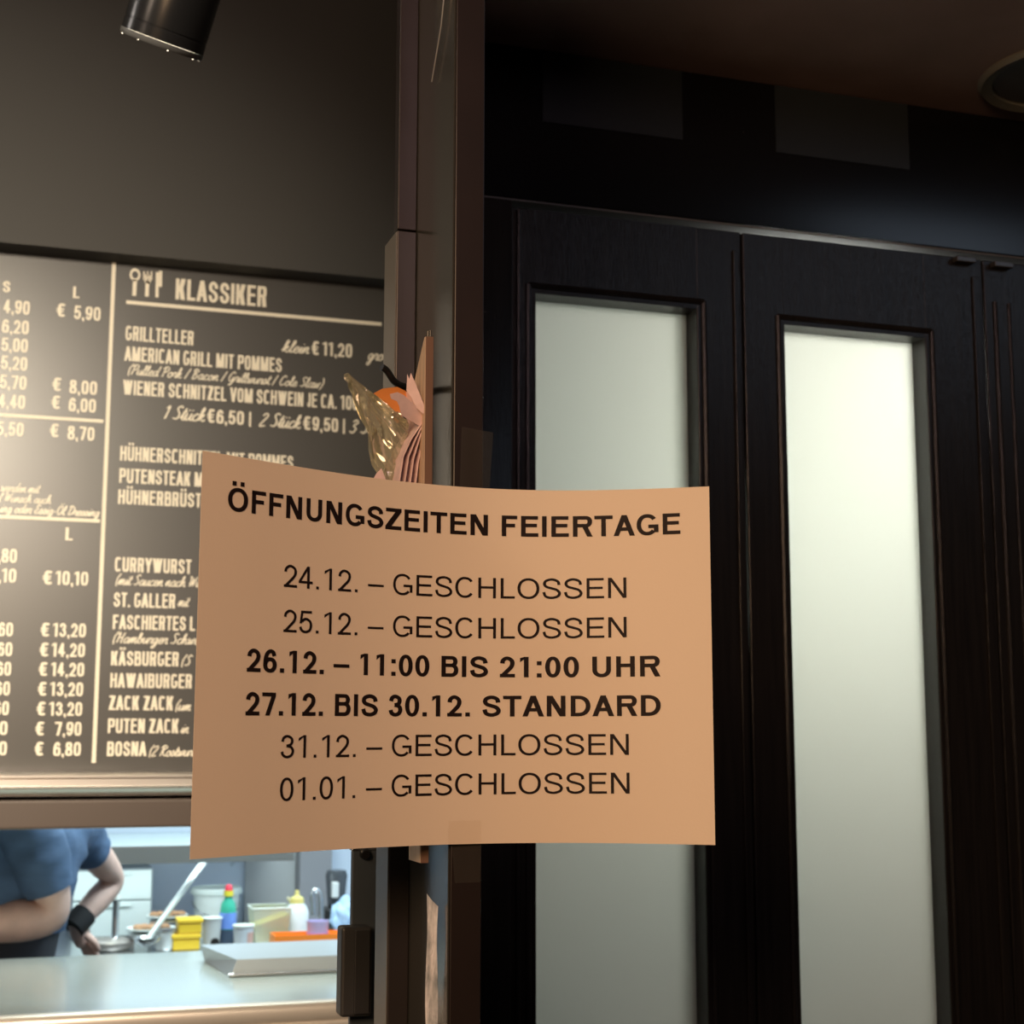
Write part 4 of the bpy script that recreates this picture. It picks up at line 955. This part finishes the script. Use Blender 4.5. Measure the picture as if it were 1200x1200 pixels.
# clothes follow the body: the part of its skin they cover, pushed outwards
def garment(segs, off, zmin=-9, zmax=9, wr=0):
    """segs: (a, b, tmax) bones covered; faces nearest to other bones stay bare"""
    allb = [(Vector(bp_[i][:3]), Vector(bp_[j][:3])) for i, j in be]
    me = bpy.data.meshes.new('g'); me.from_pydata(SKIN[0], [], SKIN[1]); bm = bmesh.new(); bm.from_mesh(me); bpy.data.meshes.remove(me)
    bmesh.ops.subdivide_edges(bm, edges=bm.edges[:], cuts=1, use_grid_fill=True, smooth=.6); bmesh.ops.recalc_face_normals(bm, faces=bm.faces[:]); bm.normal_update()
    kill = []
    for f in bm.faces:
        c = f.calc_center_median(); best = None
        for k, (a, b) in enumerate(allb):
            t = max(0, min(1, (c-a).dot(b-a)/(b-a).length_squared)); d = (c-a.lerp(b, t)).length
            ra, rb = [q[3] if not isinstance(q[3], tuple) else max(q[3]) for q in (bp_[be[k][0]], bp_[be[k][1]])]; d -= ra*(1-t)+rb*t
            if best is None or d < best[0]: best = (d, k, t)
        tor = 9
        for a_, b_ in allb[:2]:
            q_ = a_.lerp(b_, max(0, min(1, (c-a_).dot(b_-a_)/(b_-a_).length_squared)))
            if (c-q_).dot(f.normal) > 0: tor = min(tor, (c-q_).length)
        ok = ((best[1] in segs and best[2] <= segs[best[1]]) or (0 in segs and tor < .155)) and zmin < c.z < zmax
        if not ok: kill.append(f)
    bmesh.ops.delete(bm, geom=kill, context='FACES')
    bmesh.ops.delete(bm, geom=[v for v in bm.verts if not v.link_faces], context='VERTS')
    for v in bm.verts:
        if not any(e.is_boundary for e in v.link_edges): continue
        for k, tm in segs.items():
            a, b = allb[k]; t = (v.co-a).dot(b-a)/(b-a).length_squared
            if tm < 1 and abs(t-tm) < .35 and (v.co-a.lerp(b, t)).length < .11: v.co += (b-a)*(tm-t); break
        else:
            if abs(v.co.z-zmin) < .04: v.co.z = zmin
    for v in bm.verts:
        p = v.co; v.co = p+v.normal*(off+wr*(noise.noise(Vector((p.x*14+p.z*9, p.y*14, p.z*22)))+.5*noise.noise(p*45)))
    mb = MB().bm(bm); mb.smooth = True; return mb
m_shirt = mat('blue cotton', (.058, .105, .195), .85, bump=1, bscale=16, stretch=(1, 1, 3), var=.12, vscale=14)
# bones 0,1 torso; 2 neck; 3 near shoulder, 4,5 near upper arm; 8 far shoulder, 9,10 far upper arm
build('t_shirt', garment({0: 1, 1: 1, 2: .3, 3: 1, 4: 1, 5: .25, 8: 1, 9: .75}, .012, 1.07, 9, .009), m_shirt, pe, angle=180, solid=.002)
build('trousers', garment({0: 1, 15: 1, 16: 1, 17: .9, 19: 1, 20: 1, 21: .9, 18: 0, 22: 0}, .007, .08, 1.08, .002), mat('dark trousers', (.02, .022, .03), .8), pe, angle=180, solid=.002)
sh_ = MB()
for k in (0, 1):
    a0 = Vector(bp_[16+4*k+2][:3]); sh_.box((a0.x-.21, a0.y-.05, 0.001), (a0.x+.06, a0.y+.05, .075), .025, 3)
build('shoes', sh_, m_blackplastic, pe)
# apron: bib, waist tie, neck strap
m_apron = mat('black apron cloth', (.012, .012, .014), .8)
ab = MB(); rows = []
for k in range(9):
    z = 1.24-.62*k/8; ww = .10+.11*min(1, k/3); cx = belly.x if z < 1.15 else chest.x
    rows.append([Vector((cx-.165+.05*(t*t)+.0, mid.y+ww*t, z)) for t in (-1, -.6, -.2, .2, .6, 1)])
ab.grid(rows); build('apron', ab, m_apron, pe, solid=.003)
tie = [Vector((belly.x+.158*math.cos(t), mid.y+.01+.158*math.sin(t), 1.125)) for t in [2*math.pi*k/32 for k in range(33)]]
tm = MB(); tm.grid([[p+Vector((0, 0, h)) for p in tie] for h in (-.04, .07)]); build('apron_tie', tm, m_apron, pe, solid=.003)
strap = [P(x, y, Y) for x, y, Y in ((44, 962, 3.72), (56, 976, 3.66), (70, 989, 3.64), (82, 1003, 3.68), (88, 1020, 3.74))]
build('apron_strap', MB().tube([(a.x, a.y, a.z) for a in strap], .006, 8), m_apron, pe)
wb = (fWr-fE).normalized()
build('wrist_band', MB().tube([fWr-wb*.038, fWr-wb*.015, fWr+wb*.01], [.031, .032, .030], 16), m_apron, pe)
hr = bmesh.new(); bmesh.ops.create_uvsphere(hr, u_segments=28, v_segments=18, radius=1)
for v in hr.verts:
    n_ = 1.06+.04*noise.noise(v.co*7); v.co = hd_+Vector((.014+v.co.x*.095*n_, v.co.y*.079*n_, .016+max(v.co.z, -.45 if v.co.x > .1 else .25)*.115*n_))
mb = MB().bm(hr); mb.smooth = True; build('hair', mb, mat('short dark hair', (.03, .02, .015), .7), pe)
